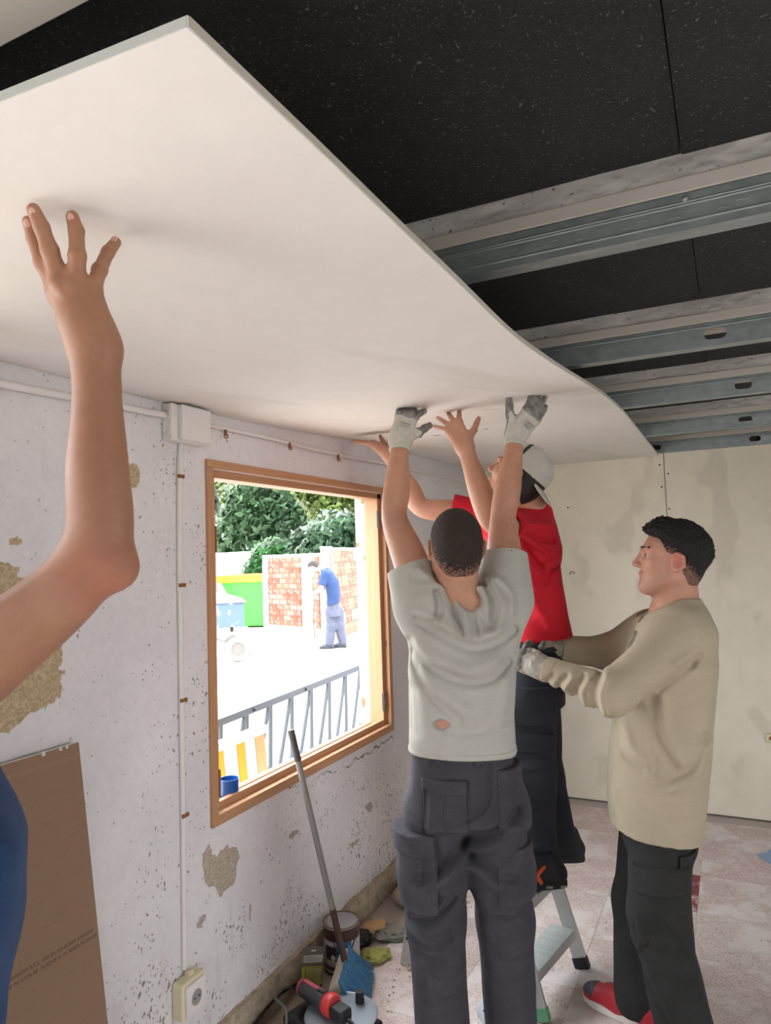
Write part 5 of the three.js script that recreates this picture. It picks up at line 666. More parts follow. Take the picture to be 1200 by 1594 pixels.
// a pocket, band or print: the garment swollen by t inside an oriented box
function patch(name, parent, base, prims, o, c, X, Yv, Z, half, t, h, m, label, r = 0.006) {
  const F = field(prims, o), f = (x, y, z) => { const q = [x - c[0], y - c[1], z - c[2]], a = Math.abs(dt(q, X)) - half[0] + r, b = Math.abs(dt(q, Yv)) - half[1] + r, d = Math.abs(dt(q, Z)) - half[2] + r, e = Math.hypot(Math.max(a, 0), Math.max(b, 0), Math.max(d, 0)) + Math.min(0, Math.max(a, b, d)) - r; return -smin(-e, -(F(x, y, z) - t), 0.006); };
  const R = Math.hypot(...half) + 0.01, lo = ad(c, [-R, -R, -R]), hi = ad(c, [R, R, R]); return put(name, surf(f, lo, hi, h, o.colour), m, parent, base, label);
}
function shoe(parent, base, heel, toe, upY, mats, s = 1, name = 'shoe') {
  // heel and toe points on the ground
  const d = sb(toe, heel), L = Math.hypot(...d), f = nm(d), side = nm(cr(f, [0, 1, 0])), u = cr(side, f), T = (a, b, c) => ad(heel, ad(ml(f, a * L), ad(ml(u, b), ml(side, c)))), o = { n: u, s: 0.8 };
  const pr = [cone(T(0.12, 0.045, 0), T(0.5, 0.045, 0), 0.036, 0.036, 0.03), cone(T(0.5, 0.04, 0), T(0.82, 0.034, 0), 0.04, 0.034, 0.03), cone(T(0.82, 0.032, 0), T(0.9, 0.03, 0), 0.033, 0.028, 0.02), cone(T(0.16, 0.06, 0), T(0.2, 0.105, 0), 0.036, 0.036, 0.03), cone(T(0.25, 0.09, 0), T(0.62, 0.055, 0), 0.034, 0.03, 0.03)];
  const up = cloth('upper', null, base, pr, { cuts: [[T(0, 0.02, 0), ml(u, -1)]] }, 0.004, mats[0]); parent.add(up); up.name = name; 
  const so = []; for (let k = 0; k <= 40; k++) { const a = k / 40 * 6.2832, x = Math.cos(a), y = Math.sin(a), w = 0.035 + 0.009 * sst(-0.2, 0.6, x) ; so.push([0.5 * L + x * L * 0.505, y * w]); } const sg = extr(so, 0.018, 0.004); const mtx = new THREE.Matrix4().makeBasis(A3(f), A3(ml(side, -1)), A3(u)).setPosition(A3(ad(heel, ml(u, 0.005)))); sg.applyMatrix4(mtx); sg.translate(...ml(base, -1)); mesh('sole', sg, mats[1], up);
  return { up, T, f, side, u, pr };
}
// --- man in the grey T-shirt, seen from behind, arms up
{
  const G = J.G, base = [0.79, 0, -2.15], t = thing('person', 'man seen from behind in torn grey T-shirt and work trousers, gloved hands pressing up', 'person', base);
  const R = FOLD.gs.R, N = FOLD.gs.N, Fw = ml(N, -1), col = skinColour(lin(0xb08068), [[G.head, 0.0, SK.red, 0]]);
  const h = headOf(G.head, nm(ad(ml(Fw, 1), ad(ml(R, -0.2), [0, 0.22, 0]))), [0, 1, 0], 1.0);
  const neck = [cone(h.T(0, -0.05, -0.035), ad(G.neck, [0, -0.05, 0.0]), 0.058, 0.068, 0.04), cone(ad(G.neck, [0, -0.03, 0]), ad(G.shL, [0, -0.04, 0]), 0.045, 0.04, 0.04), cone(ad(G.neck, [0, -0.03, 0]), ad(G.shR, [0, -0.04, 0]), 0.045, 0.04, 0.04)];
  const arms = []; for (const k of ['L', 'R']) { const s = G['sh' + k], e = G['el' + k], w = G['wr' + k]; arms.push(limb([s, lp(s, e, 0.5), e, lp(e, w, 0.35), lp(e, w, 0.75), w], [0.058, 0.055, 0.043, 0.0455, 0.034, 0.029]), sphere(ad(e, ml(N, 0.02)), 0.022, 0.03)); }
  const tor = [[0.60, 0.80], [0, 0]], torso = loft([[[0.778, 0.90, -2.11], 0.14, 0.10], [[0.786, 1.10, -2.098], 0.143, 0.11], [[0.80, 1.32, -2.112], 0.15, 0.10], [[0.80, 1.46, -2.11], 0.10, 0.07]], R);
  body(t, base, { coarse: [torso, cone([0.71, 0.85, -2.09], [0.68, 0.1, -2.1], 0.07, 0.04), cone([0.85, 0.85, -2.15], [0.85, 0.12, -2.28], 0.07, 0.04)], limbs: [torso, ...arms, ...neck], head: h, neck, colour: col });
  eyes(h, t, base);
  // cropped hair, thinning to skin at the nape and over the ears
  const hf = (x, y, z) => { const q = h.local(x, y, z), d = field(h.cran, { grow: 0.0045 })(x, y, z), line = q[1] - (q[2] > 0 ? 0.03 + 0.6 * q[2] : 0.03 + 1.32 * q[2]); const e = Math.hypot((q[1] - 0.0) / 1.3, q[2] + 0.006) - 0.024; return Math.max(d - (vn(x * 500, y * 500, z * 500 + 0.5) - 0.5) * 0.003, -line * 0.6 + 0.0, Math.abs(q[0]) > 0.05 ? -e : -1); };
  const hb = boxOf(h.cran, 0.02), dk = lin(0x1d150f), sk = lin(0xa87a62);
  put('hair', surf(hf, hb[0], hb[1], 0.0035, (x, y, z) => { const q = h.local(x, y, z), n = vn(x * 900, y * 900, z * 900 + 0.1), fade = sst(0.075, -0.02, q[1] - (q[2] > 0 ? 0.6 * q[2] : 0.9 * q[2]) - 0.02) ; return n < fade * 0.62 ? mix3(dk, sk, 0.55) : mix3(dk, lin(0x3a2a20), n * 0.6); }), std({ vertexColors: true, roughness: 0.85 }), t, base, 'close-cropped brown hair');
  // T-shirt
  const sh = [loft([[[0.783, 0.995, -2.1], 0.163, 0.122], [[0.785, 1.10, -2.096], 0.162, 0.12], [[0.79, 1.22, -2.1], 0.165, 0.118], [[0.80, 1.35, -2.112], 0.172, 0.118], [[0.80, 1.44, -2.115], 0.15, 0.1], [[0.798, 1.50, -2.112], 0.1, 0.075]], R, 0.05, 2.6)];
  const cuts = [], subs = [cone(ad(G.neck, [0, -0.02, 0]), ad(h.c, [0, -0.02, 0]), 0.07, 0.078, 0.012), blob(ad(ad(G.neck, ml(R, 0.035)), ad(ml(N, 0.09), [0, -0.012, 0])), [0.036, 0.034, 0.05], [R, [0, 1, 0], N], 0.012), blob([0.772, 1.098, -1.962], [0.027, 0.0165, 0.03], [R, [0, 1, 0], N], 0.004)];
  for (const k of ['L', 'R']) { const s = ad(G['sh' + k], [0, -0.05, 0]), e = G['sl' + k], d = nm(sb(G['el' + k], G['sh' + k])); sh.push(cone(s, ad(e, ml(d, 0.03)), 0.088, 0.07, 0.07)); cuts.push([e, nm(ad(d, ml(N, 0.25))), 0.13]); subs.push(cone(ad(e, ml(d, -0.02)), ad(e, ml(d, 0.08)), 0.058, 0.064, 0.005)); }
  const so = { cuts, subs, disp: ((a) => (x, y, z) => Math.max(-0.0085, a(x, y, z)))(sum(folds(FOLD.gs, 2.2, 1.2), crumple(0.0022, 9, 5, 9, 3))) }, shirtM = M.fab(0xa8a69c, 12);
  const shirt = cloth('t_shirt', t, base, sh, so, 0.0052, shirtM, 'faded grey T-shirt with a torn hole low on the back');
  patch('hem', shirt, [0, 0, 0], sh, so, [0.783, 1.003, -2.1], R, [0, 1, 0], N, [0.2, 0.0105, 0.2], 0.0022, 0.005, shirtM);
  shirt.children.forEach((c) => c.position.set(...ml(base, -1)));
  // trousers
  const tr = [loft([[[0.775, 0.80, -2.12], 0.165, 0.13], [[0.777, 0.92, -2.115], 0.16, 0.125], [[0.78, 1.05, -2.105], 0.148, 0.11]], R, 0.04, 2.5)];
  const leg = (a, b, c) => { tr.push(cone(a, lp(a, b, 0.55), 0.103, 0.092, 0.03), cone(lp(a, b, 0.55), b, 0.092, 0.086, 0.04), cone(b, c, 0.086, 0.082, 0.04)); };
  leg([0.695, 0.80, -2.09], G.knLeg, [0.688, 0.07, -2.1]); leg([0.855, 0.80, -2.155], G.knRg, [0.845, 0.075, -2.29]);
  const to = { cuts: [[[0.7, 0.035, -2.1], [0, -1, 0]]], disp: sum(folds(FOLD.gt, 2.2, 1.15), crumple(0.0026, 11, 7, 11, 8)) }, tm = M.fab(0x37363c, 16), tp = cloth('trousers', t, base, tr, to, 0.0065, tm, 'dark grey dusty work trousers with cargo pockets');
  const up = [0, 1, 0], on = (name, c, X, Z, hx, hy, hz, th, lab, m = tm) => { const p = patch(name, tp, [0, 0, 0], tr, to, c, X, up, Z, [hx, hy, hz], th, 0.005, m, lab); p.position.set(...ml(base, -1)); return p; };
  const at = (a, b, d) => ad(ad([0.777, 0, -2.115], ml(R, a)), ad([0, b, 0], ml(N, d)));
  on('waistband', at(0, 1.0, 0), R, N, 0.2, 0.022, 0.2, 0.003, 'waistband'); on('back_pocket', at(-0.055, 0.845, 0.12), R, N, 0.066, 0.078, 0.09, 0.007, 'pleated back pocket'); on('pocket_flap', at(-0.055, 0.915, 0.12), R, N, 0.068, 0.022, 0.09, 0.012); on('back_pocket', at(-0.055, 0.83, 0.12), R, N, 0.006, 0.06, 0.09, 0.011);
  on('cargo_pocket', at(-0.175, 0.64, 0.03), N, R, 0.075, 0.105, 0.09, 0.022, 'bulging cargo pocket'); on('pocket_flap', at(-0.18, 0.735, 0.03), N, R, 0.082, 0.032, 0.09, 0.034, 'cargo pocket flap'); on('side_pocket', at(0.16, 0.86, 0.04), N, R, 0.07, 0.1, 0.06, 0.016, 'sagging side pocket');
  for (const a of [-0.1, 0.045]) on('belt_loop', at(a, 1.0, 0.11), R, N, 0.011, 0.03, 0.06, 0.007);
  on('cargo_pocket', at(0.185, 0.62, -0.02), N, R, 0.07, 0.09, 0.09, 0.014);
  // gloves
  const gm = M.fab(0xb4b1a6, 12), gd = M.fab(0x6a6a66, 50);
  const mk = (k, o, lab) => {
    const w = G['wr' + k], e = G['el' + k], d = nm(sb(w, e)), hp = hand(Object.assign({ w: ad(w, ml(d, 0.015)), s: 1.0, g: 0.0025 }, o)), cuff = [cone(ad(w, ml(d, -0.03)), ad(w, ml(d, 0.03)), 0.036, 0.037, 0.015)], all = hp.concat(cuff), b = boxOf(all, 0.012), F0 = field(all, { disp: crumple(0.0012, 60, 60, 60, 2), cuts: [[ad(w, ml(d, -0.03)), ml(d, -1), 0.1]] });
    const dkc = lin(0x55534f), ltc = lin(0xb7b4aa), f = nm(o.f); const kn = ad(w, ml(f, 0.105));
    const gl = put('glove', surf(F0, b[0], b[1], 0.0032, (x, y, z) => { const a = dt(sb([x, y, z], kn), f), n = vn(x * 90, y * 90, z * 90 + 0.2), palm = dt(sb([x, y, z], ad(w, ml(f, 0.05))), nm(o.n)); return (a + (n - 0.5) * 0.012 > -0.012 || palm > 0.012) ? mix3(dkc, lin(0x8a8882), n) : ml(ltc, 0.85 + n * 0.25); }), std({ vertexColors: true, roughness: 0.85 }), t, base, lab);
    patch('cuff_edge', gl, [0, 0, 0], cuff, {}, ad(w, ml(d, -0.026)), nm(cr(d, [0, 0, 1])), d, nm(cr(nm(cr(d, [0, 0, 1])), d)), [0.06, 0.006, 0.06], 0.0025, 0.003, gm).position.set(...ml(base, -1));
    // printed lettering on the back of the hand
    const bn = ml(nm(sb(o.n, ml(f, dt(o.n, f)))), -1), tx = document.createElement('canvas'); tx.width = 128; tx.height = 64; const c = tx.getContext('2d'); c.fillStyle = '#aaa79c'; c.fillRect(0, 0, 128, 64); c.fillStyle = '#3a3936'; for (let i = 0; i < 7; i++) { c.fillRect(8 + i * 17, 8, 4 + (i * 5) % 4, 20); c.fillRect(8 + i * 17, 8 + (i % 3) * 8, 12, 4); } for (let i = 0; i < 5; i++) { c.fillRect(20 + i * 17, 38, 4, 16); c.fillRect(20 + i * 17, 38 + (i % 2) * 12, 11, 4); } const ct = new THREE.CanvasTexture(tx); ct.colorSpace = THREE.SRGBColorSpace;
    const pg = new THREE.PlaneGeometry(0.038, 0.02), X = nm(cr(f, bn)); pg.applyMatrix4(new THREE.Matrix4().makeBasis(A3(X), A3(f), A3(bn)).setPosition(A3(ad(ad(w, ml(f, 0.062)), ml(bn, 0.0245))))); pg.translate(...ml(base, -1)); mesh('printed_lettering', pg, std({ map: ct, roughness: 0.9 }), gl);
  };
  mk('L', { f: [0.25, 0.9, -0.15], n: ad(Fw, [0, 0.25, 0]), t: R, spread: [0.5, 0.12, -0.12, -0.3], curl: [[0.9, 0.1, 0.1], [1.0, 0.35, 0.2], [1.0, 0.45, 0.3], [0.9, 0.5, 0.3]], thumb: [0.85, 0.5, 0.3] }, 'grey coated work glove');
  mk('R', { f: [0.62, 0.75, -0.1], n: ad(Fw, [-0.35, 0.35, 0]), t: ml(R, -1), spread: [0.2, 0.05, -0.08, -0.2], curl: [[0.35, 0.15, 0.1], [0.4, 0.2, 0.1], [0.45, 0.2, 0.1], [0.5, 0.2, 0.1]], thumb: [0.95, 0.1, 0.1] }, 'grey coated work glove');
  // shoes
  const sm = [std({ color: 0xb9c2c8, roughness: 0.7 }), std({ color: 0xd9d6d0, roughness: 0.8 })]; shoe(t, base, [0.873, 0.0, -2.235], [0.70, 0.0, -2.43], 0, sm); shoe(t, base, [0.70, 0.0, -2.04], [0.60, 0.0, -2.28], 0, sm);
  for (const q of [[0.755, 0.075, -2.32]]) { const st = bx(0.012, 0.004, 0.05, 0, 0, 0, 0.001); st.rotateY(0.7); st.translate(...sb(q, base)); mesh('shoe_stripe', st, std({ color: 0x5a2a48, roughness: 0.6 }), t); }
}
// --- man in red on the ladder, head back, both hands on the board
{
  const Rj = J.R, base = [0.85, 0.348, -2.78], t = thing('person', 'man in red T-shirt and backward cap standing on the ladder, bare hands on the board', 'person', base);
  const Rt = nm([0.6, 0, 0.8]), Fw = nm([-0.8, 0, 0.6]), N = FOLD.rs.N, R = FOLD.rs.R, col = skinColour(lin(0xb98870));
  const hf0 = nm([-0.78, 0.5, 0.12]), h = headOf(Rj.head, hf0, [0.55, 0.85, -0.05], 0.98);
  const neck = [cone(h.T(0, -0.05, -0.03), Rj.neck, 0.056, 0.06, 0.04), cone(Rj.neck, [0.80, 1.68, -2.75], 0.06, 0.07, 0.04)];
  const arms = []; for (const k of ['L', 'R']) { const s = Rj['sh' + k], e = Rj['el' + k], w = Rj['wr' + k]; arms.push(limb([s, lp(s, e, 0.5), e, lp(e, w, 0.32), lp(e, w, 0.75), w], [0.054, 0.05, 0.041, 0.044, 0.032, 0.027])); }
  const torso = loft([[[0.855, 1.1, -2.765], 0.13, 0.09], [[0.84, 1.4, -2.765], 0.13, 0.085], [[0.80, 1.62, -2.75], 0.14, 0.09], [[0.79, 1.74, -2.755], 0.09, 0.07]], Rt);
  const hL = hand({ w: Rj.wrL, f: sb(Rj.knL, Rj.wrL), n: [-0.45, 0.45, -0.75], t: R, spread: [0.3, -0.02, -0.32, -0.62], curl: [[0.6, 0.08, 0.02], [0.58, 0.08, 0.02], [0.45, 0.08, 0.02], [0.3, 0.06, 0.02]], thumb: [0.95, 0.35, 0.1], s: 1.0 });
  const hR = hand({ w: Rj.wrR, f: [-0.8, 0.6, 0.02], n: [0.5, 0.8, 0.05], t: [0, 0.1, -1], spread: [0.16, 0.04, -0.08, -0.2], curl: [[-0.45, 0, 0], [-0.45, 0, 0], [-0.45, 0, 0], [-0.4, 0, 0]], thumb: [0.6, 0.2, 0.1], s: 0.98 });
  body(t, base, { coarse: [torso, cone(Rj.hipN, [0.85, 0.54, -2.69], 0.07, 0.04), cone(Rj.hipF, [0.85, 0.55, -2.89], 0.07, 0.04)], limbs: [torso, ...arms, ...neck], head: h, neck, hands: [hL.concat([cone(lp(Rj.elL, Rj.wrL, 0.8), Rj.wrL, 0.031, 0.027, 0.02)]), hR.concat([cone(lp(Rj.elR, Rj.wrR, 0.8), Rj.wrR, 0.031, 0.027, 0.02)])], colour: col });
  eyes(h, t, base);
  const dark = (x, y, z) => { const q = h.local(x, y, z), d = field(h.cran, { grow: 0.006 })(x, y, z), line = q[1] - (q[2] > 0 ? 0.012 + 0.7 * q[2] : 0.012 + 1.5 * q[2]); const e = Math.hypot(q[1] / 1.3, q[2] + 0.004) - 0.024; return Math.max(d, -line * 0.6, Math.abs(q[0]) > 0.05 ? -e : -1); }, hb = boxOf(h.cran, 0.02);
  put('hair', surf(dark, hb[0], hb[1], 0.005), M.hair, t, base, 'short dark hair');
  const capF = (x, y, z) => { const q = h.local(x, y, z), d = field([blob(h.T(0, 0.036, -0.014), ml([0.083, 0.098, 0.108], h.s), h.ax, 0.03)], { disp: crumple(0.002, 30, 30, 30, 5) })(x, y, z); return Math.max(d, -(q[1] - 0.035 - 0.22 * q[2]), -(d + 0.02)); }, capM = M.fab(0xb3b0a6, 12);
  const cap = put('cap', surf(capF, ...(() => { const b = boxOf([blob(h.c, [0.13, 0.14, 0.13])], 0.03); return b; })(), 0.0042), capM, t, base, 'grey cap worn backwards');
  const br = (x, y, z) => { const q = h.local(x, y, z), a = q[2] + 0.085, b = 0.008 - 0.75 * a * -1; const yy = q[1] - (0.012 + 0.62 * a) + 2.2 * q[0] * q[0]; return Math.max(Math.abs(yy) - 0.0035, Math.hypot(q[0] / 0.074, Math.min(0, a) / 0.085) * 0.07 - 0.07, a - 0.004, -(a + 0.09)); };
  put('visor', surf(br, ...boxOf([blob(h.T(0, 0, -0.13), [0.12, 0.12, 0.12])], 0.01), 0.003), capM, cap, [0, 0, 0]).position.set(...ml(base, -1));
  const sb2 = (x, y, z) => { const q = h.local(x, y, z), d = Math.abs(field([blob(h.T(0, 0.036, -0.014), ml([0.083, 0.098, 0.108], h.s), h.ax, 0.03)])(x, y, z) - 0.001) - 0.002; return Math.max(d, Math.abs(q[2] - 0.03 + 0.15 * q[1]) - 0.007, -(q[1] - 0.02)); };
  put('black_strap', surf(sb2, ...boxOf([blob(h.c, [0.13, 0.14, 0.13])], 0.03), 0.003), M.dark, cap, [0, 0, 0]).position.set(...ml(base, -1));
  const sh = [loft([[[0.862, 1.262, -2.765], 0.15, 0.125], [[0.858, 1.36, -2.765], 0.148, 0.112], [[0.846, 1.46, -2.762], 0.152, 0.11], [[0.832, 1.58, -2.757], 0.16, 0.115], [[0.815, 1.68, -2.755], 0.155, 0.11], [[0.80, 1.75, -2.757], 0.115, 0.085], [[0.81, 1.79, -2.755], 0.07, 0.06]], Rt, 0.05, 2.4)];
  sh.push(cone([0.885, 1.745, -2.765], [0.885, 1.62, -2.755], 0.062, 0.085, 0.05), cone([0.835, 1.735, -2.745], [0.86, 1.66, -2.70], 0.07, 0.088, 0.05), cone([0.835, 1.735, -2.745], [0.75, 1.73, -2.79], 0.068, 0.075, 0.05)); const dL = nm(sb(Rj.elL, Rj.shL)), dR = nm(sb(Rj.elR, Rj.shR)), eL = lp(Rj.shL, Rj.elL, 0.55);
  sh.push(cone([0.85, 1.65, -2.70], ad(eL, ml(dL, 0.02)), 0.078, 0.07, 0.06), cone([0.70, 1.73, -2.80], ad(Rj.slR, ml(dR, 0.02)), 0.075, 0.062, 0.06));
  const so = { cuts: [[eL, dL, 0.13], [Rj.slR, dR, 0.13]], subs: [cone(ad(Rj.neck, [-0.01, 0.02, 0]), h.T(0, -0.03, -0.02), 0.058, 0.07, 0.01), cone(ad(Rj.slR, ml(dR, -0.02)), ad(Rj.slR, ml(dR, 0.08)), 0.05, 0.056, 0.005), cone(ad(eL, ml(dL, -0.02)), ad(eL, ml(dL, 0.08)), 0.054, 0.06, 0.005)], disp: sum(folds(FOLD.rs, 1.9, 1.2), crumple(0.0022, 9, 6, 9, 13)) }, rm = M.fab(0xbf1226, 10);
  const shirt = cloth('t_shirt', t, base, sh, so, 0.0058, rm, 'bright red T-shirt');
  patch('hem', shirt, [0, 0, 0], sh, so, [0.862, 1.27, -2.765], R, [0, 1, 0], N, [0.2, 0.01, 0.2], 0.002, 0.005, rm).position.set(...ml(base, -1));
  // white print on the chest: broken strokes
  { const c0 = [0.80, 1.56, -2.75], pf = field(sh, so), f = (x, y, z) => { const q = sb([x, y, z], c0), a = dt(q, Rt), b = q[1], ins = Math.hypot(a / 0.085, b / 0.11) - 1, n = vn(x * 70, y * 70, z * 70 + 0.6), m = Math.abs(fbm(a * 26 + 5, b * 20 + 3, 0.31, 2) - 0.5); return Math.max(pf(x, y, z) - 0.0012, ins * 0.08, (m - 0.05) * 0.08, -dt(q, Fw)); }; put('chest_print', surf(f, ad(c0, [-0.2, -0.13, -0.2]), ad(c0, [0.2, 0.13, 0.2]), 0.0045), std({ color: 0xe6a3a6, roughness: 0.9 }), shirt, [0, 0, 0], 'worn white printed design on the chest').position.set(...ml(base, -1)); }
  const tr = [loft([[[0.842, 1.02, -2.765], 0.155, 0.115], [[0.85, 1.15, -2.765], 0.15, 0.112], [[0.855, 1.29, -2.765], 0.14, 0.105]], [0.3, 0, 0.95], 0.04, 2.4)];
  const leg = (a, b, c) => tr.push(cone(a, b, 0.092, 0.078, 0.03), cone(b, c, 0.078, 0.072, 0.03)); leg([0.85, 1.04, -2.69], Rj.kneeN, [0.845, 0.475, -2.69]); leg([0.83, 1.04, -2.85], Rj.kneeF, [0.87, 0.47, -2.92]);
  const to = { cuts: [[[0.85, 0.452, -2.7], [0.1, -1, 0]]], disp: sum(folds(FOLD.rt, 1), crumple(0.0028, 11, 8, 11, 23)) }, tm = M.fab(0x23252d, 10), tp = cloth('trousers', t, base, tr, to, 0.0068, tm, 'black work trousers');
  const up = [0, 1, 0], on = (name, c, X, Z, hx, hy, hz, th, lab) => patch(name, tp, [0, 0, 0], tr, to, c, X, up, Z, [hx, hy, hz], th, 0.0055, tm, lab).position.set(...ml(base, -1));
  on('cargo_pocket', [0.865, 0.80, -2.63], R, N, 0.075, 0.095, 0.07, 0.02, 'large cargo pocket'); on('pocket_flap', [0.865, 0.90, -2.63], R, N, 0.08, 0.032, 0.07, 0.03, 'cargo pocket flap'); on('side_pocket', [0.865, 1.03, -2.66], R, N, 0.085, 0.07, 0.08, 0.014);
  for (const z of [-2.665]) mesh('tool_pouch', bx(0.07, 0.05, 0.05, 0.945 - base[0], 1.175 - base[1], -2.7 - base[2], 0.012), M.black, t);
  mesh('belt', (() => { const f = (x, y, z) => Math.max(field(tr, to)(x, y, z) - 0.006, Math.abs(y - 1.245) - 0.02); const g = surf(f, [0.6, 1.2, -3.0], [1.1, 1.3, -2.5], 0.006); g.translate(...ml(base, -1)); return g; })(), M.black, t);
  const sm = [std({ color: 0x17171a, roughness: 0.7 }), std({ color: 0x202022, roughness: 0.8 })], sN = shoe(t, base, [0.945, 0.353, -2.715], [0.70, 0.353, -2.615], 0, sm); shoe(t, base, [0.965, 0.353, -2.955], [0.72, 0.353, -2.90], 0, sm);
  const om = std({ color: 0xd8501c, roughness: 0.6 }); for (const [a, b] of [[[0.3, 0.09, -0.034], [0.45, 0.05, -0.044]], [[0.45, 0.08, -0.034], [0.36, 0.03, -0.044]], [[0.58, 0.075, -0.034], [0.5, 0.03, -0.046]], [[0.4, 0.045, -0.044], [0.66, 0.06, -0.038]]]) { const g = rod(sN.T(...a), sN.T(...b), 0.0075, 0.0075, 8); g.translate(...ml(base, -1)); mesh('orange_stripe', g, om, sN.up); }
  const hm = std({ color: 0x8d8a84, roughness: 0.5 }); for (const [a, c] of [[0.05, -0.031], [0.25, -0.038]]) { const g = bx(0.025, 0.008, 0.004, 0, 0, 0, 0.002); g.applyMatrix4(new THREE.Matrix4().makeBasis(A3(sN.f), A3(sN.u), A3(sN.side)).setPosition(A3(sN.T(a, 0.014, c)))); g.translate(...ml(base, -1)); mesh('sole_window', g, hm, sN.up); }
}
// --- man in the beige sweater on the right, steadying the man on the ladder
{
  const B = J.B, base = [1.27, 0, -2.66], t = thing('person', 'man in long-sleeved beige sweater on the right, gloved hands steadying the man on the ladder', 'person', base);
  const N = FOLD.bs.N, R = FOLD.bs.R, Rt = nm([0.12, 0, 0.99]), col0 = lin(0xb2826c), h = headOf(B.head, nm([-0.95, 0.16, 0.22]), [0.16, 0.98, 0], 1.03);
  const earN = h.T(-0.08, 0, -0.006), earP = h.T(0.08, 0, -0.006), beard = lin(0x8a6a58), skc = skinColour(col0, [[earN, 0.035, lin(0xbf6a5c), 0.75], [earP, 0.035, lin(0xbf6a5c), 0.75]]);
  const col = (x, y, z) => { let c = skc(x, y, z); const q = h.local(x, y, z); if (q[1] < -0.035 && q[1] > -0.13 && q[2] > 0.0) { const n = vn(x * 600, y * 600, z * 600 + 0.3); c = mix3(c, beard, sst(-0.035, -0.06, q[1]) * 0.5 * n * sst(-0.005, 0.03, q[2])); } if (q[1] < -0.052 && q[1] > -0.078 && q[2] > 0.078 && Math.abs(q[0]) < 0.026) c = mix3(c, lin(0xa8605a), 0.5); return c; };
  const neck = [cone(h.T(0, -0.05, -0.035), ad(B.neck, [0, 0.01, 0]), 0.056, 0.06, 0.04), cone(B.neck, ad(B.chest, [0, 0.06, 0]), 0.062, 0.09, 0.05)];
  const torso = loft([[[1.29, 0.72, -2.665], 0.14, 0.11], [[1.32, 1.0, -2.665], 0.13, 0.105], [[1.36, 1.25, -2.67], 0.15, 0.105], [[1.38, 1.38, -2.66], 0.09, 0.07]], Rt);
  const arms = [cone(B.shN, B.elN, 0.05, 0.04, 0.03), cone(B.elN, B.wrN, 0.04, 0.028, 0.03), cone(B.shF, B.elF, 0.05, 0.04, 0.03), cone(B.elF, B.wrF, 0.04, 0.028, 0.03)];
  body(t, base, { coarse: [torso, cone([1.30, 0.75, -2.60], [1.285, 0.42, -2.49], 0.07, 0.05), cone([1.285, 0.42, -2.49], [1.385, 0.1, -2.33], 0.05, 0.035), cone([1.25, 0.75, -2.73], [1.198, 0.36, -2.69], 0.07, 0.05), cone([1.198, 0.36, -2.69], [1.195, 0.1, -2.605], 0.05, 0.035)], limbs: [torso, ...arms, ...neck], head: h, neck, colour: col, fine: 0.0028 });
  eyes(h, t, base);
  // dark hair, longer on top and cropped at the sides
  const topHair = [blob(h.T(0, 0.05, 0), [0.1, 0.11, 0.13], h.ax, 0.03)], cranF = field(h.cran, {});
  const hf = (x, y, z) => { const q = h.local(x, y, z), g = 0.002 + 0.017 * sst(0.005, 0.085, q[1] - (q[2] < 0 ? 0.35 * q[2] : 0)) + 0.016 * sst(0.0, 0.07, q[2]) * sst(0.06, 0.1, q[1]), n = (fbm(x * 90 + y * 60, y * 150, z * 90 + 0.4, 2) - 0.5) * 0.6 * g, a = q[2], line = q[1] - (a > 0.05 ? 0.062 + 0.45 * (a - 0.05) : a > 0.012 ? -0.004 + 1.74 * (a - 0.012) : -0.004 + 1.25 * (a - 0.012)), e = Math.hypot((q[1] + 0.002) / 1.25, a + 0.008) - 0.026; return Math.max(cranF(x, y, z) - g - n, -line * 0.55 + n * 0.5, Math.abs(q[0]) > 0.05 ? -e : -1); };
  const hb = boxOf(topHair, 0.02), dk = lin(0x100d0b), sk = lin(0x9a705e);
  put('hair', surf(hf, hb[0], hb[1], 0.0034, (x, y, z) => { const q = h.local(x, y, z), n = vn(x * 700, y * 700, z * 700 + 0.1), fade = sst(0.055, 0.005, q[1] - (q[2] < 0 ? 0.85 * q[2] : 0.35 * q[2])); return n < fade * 0.75 ? mix3(dk, sk, 0.5) : dk; }), std({ vertexColors: true, roughness: 0.85 }), t, base, 'short dark hair, faded at the sides');
  // sweater
  const sh = [loft([[[1.275, 0.645, -2.667], 0.182, 0.152], [[1.283, 0.76, -2.665], 0.188, 0.162], [[1.30, 0.90, -2.663], 0.185, 0.165], [[1.325, 1.06, -2.665], 0.185, 0.158], [[1.358, 1.22, -2.672], 0.185, 0.148], [[1.375, 1.32, -2.67], 0.165, 0.125], [[1.383, 1.39, -2.662], 0.115, 0.095], [[1.385, 1.43, -2.655], 0.085, 0.08]], Rt, 0.06, 2.4)];
  const dN = nm(sb(B.wrN, B.elN)), dF = nm(sb(B.wrF, B.elF));
  sh.push(cone(B.shN, B.elN, 0.085, 0.062, 0.06), cone(B.elN, B.wrN, 0.062, 0.042, 0.04), cone(B.shF, B.elF, 0.08, 0.058, 0.06), cone(B.elF, ad(B.wrF, ml(dF, 0.02)), 0.058, 0.044, 0.04));
  const cuts = [[[1.36, 1.405, -2.655], nm([-0.42, 0.9, 0]), 0.15], [ad(B.wrN, ml(dN, 0.002)), dN, 0.1], [ad(B.wrF, ml(dF, 0.002)), dF, 0.1]], subs = [cone(ad(B.neck, [-0.01, -0.02, 0]), h.T(0, -0.04, -0.02), 0.066, 0.072, 0.012), blob([1.30, 1.345, -2.62], [0.035, 0.04, 0.03], null, 0.015)];
  const so = { cuts, subs, disp: sum(folds(FOLD.bs, 1.5, 1.35), crumple(0.0045, 8, 5, 8, 33)) }, sm = M.fab(0xa89c86, 9), sw = cloth('sweater', t, base, sh, so, 0.0058, sm, 'loose beige long-sleeved sweater');
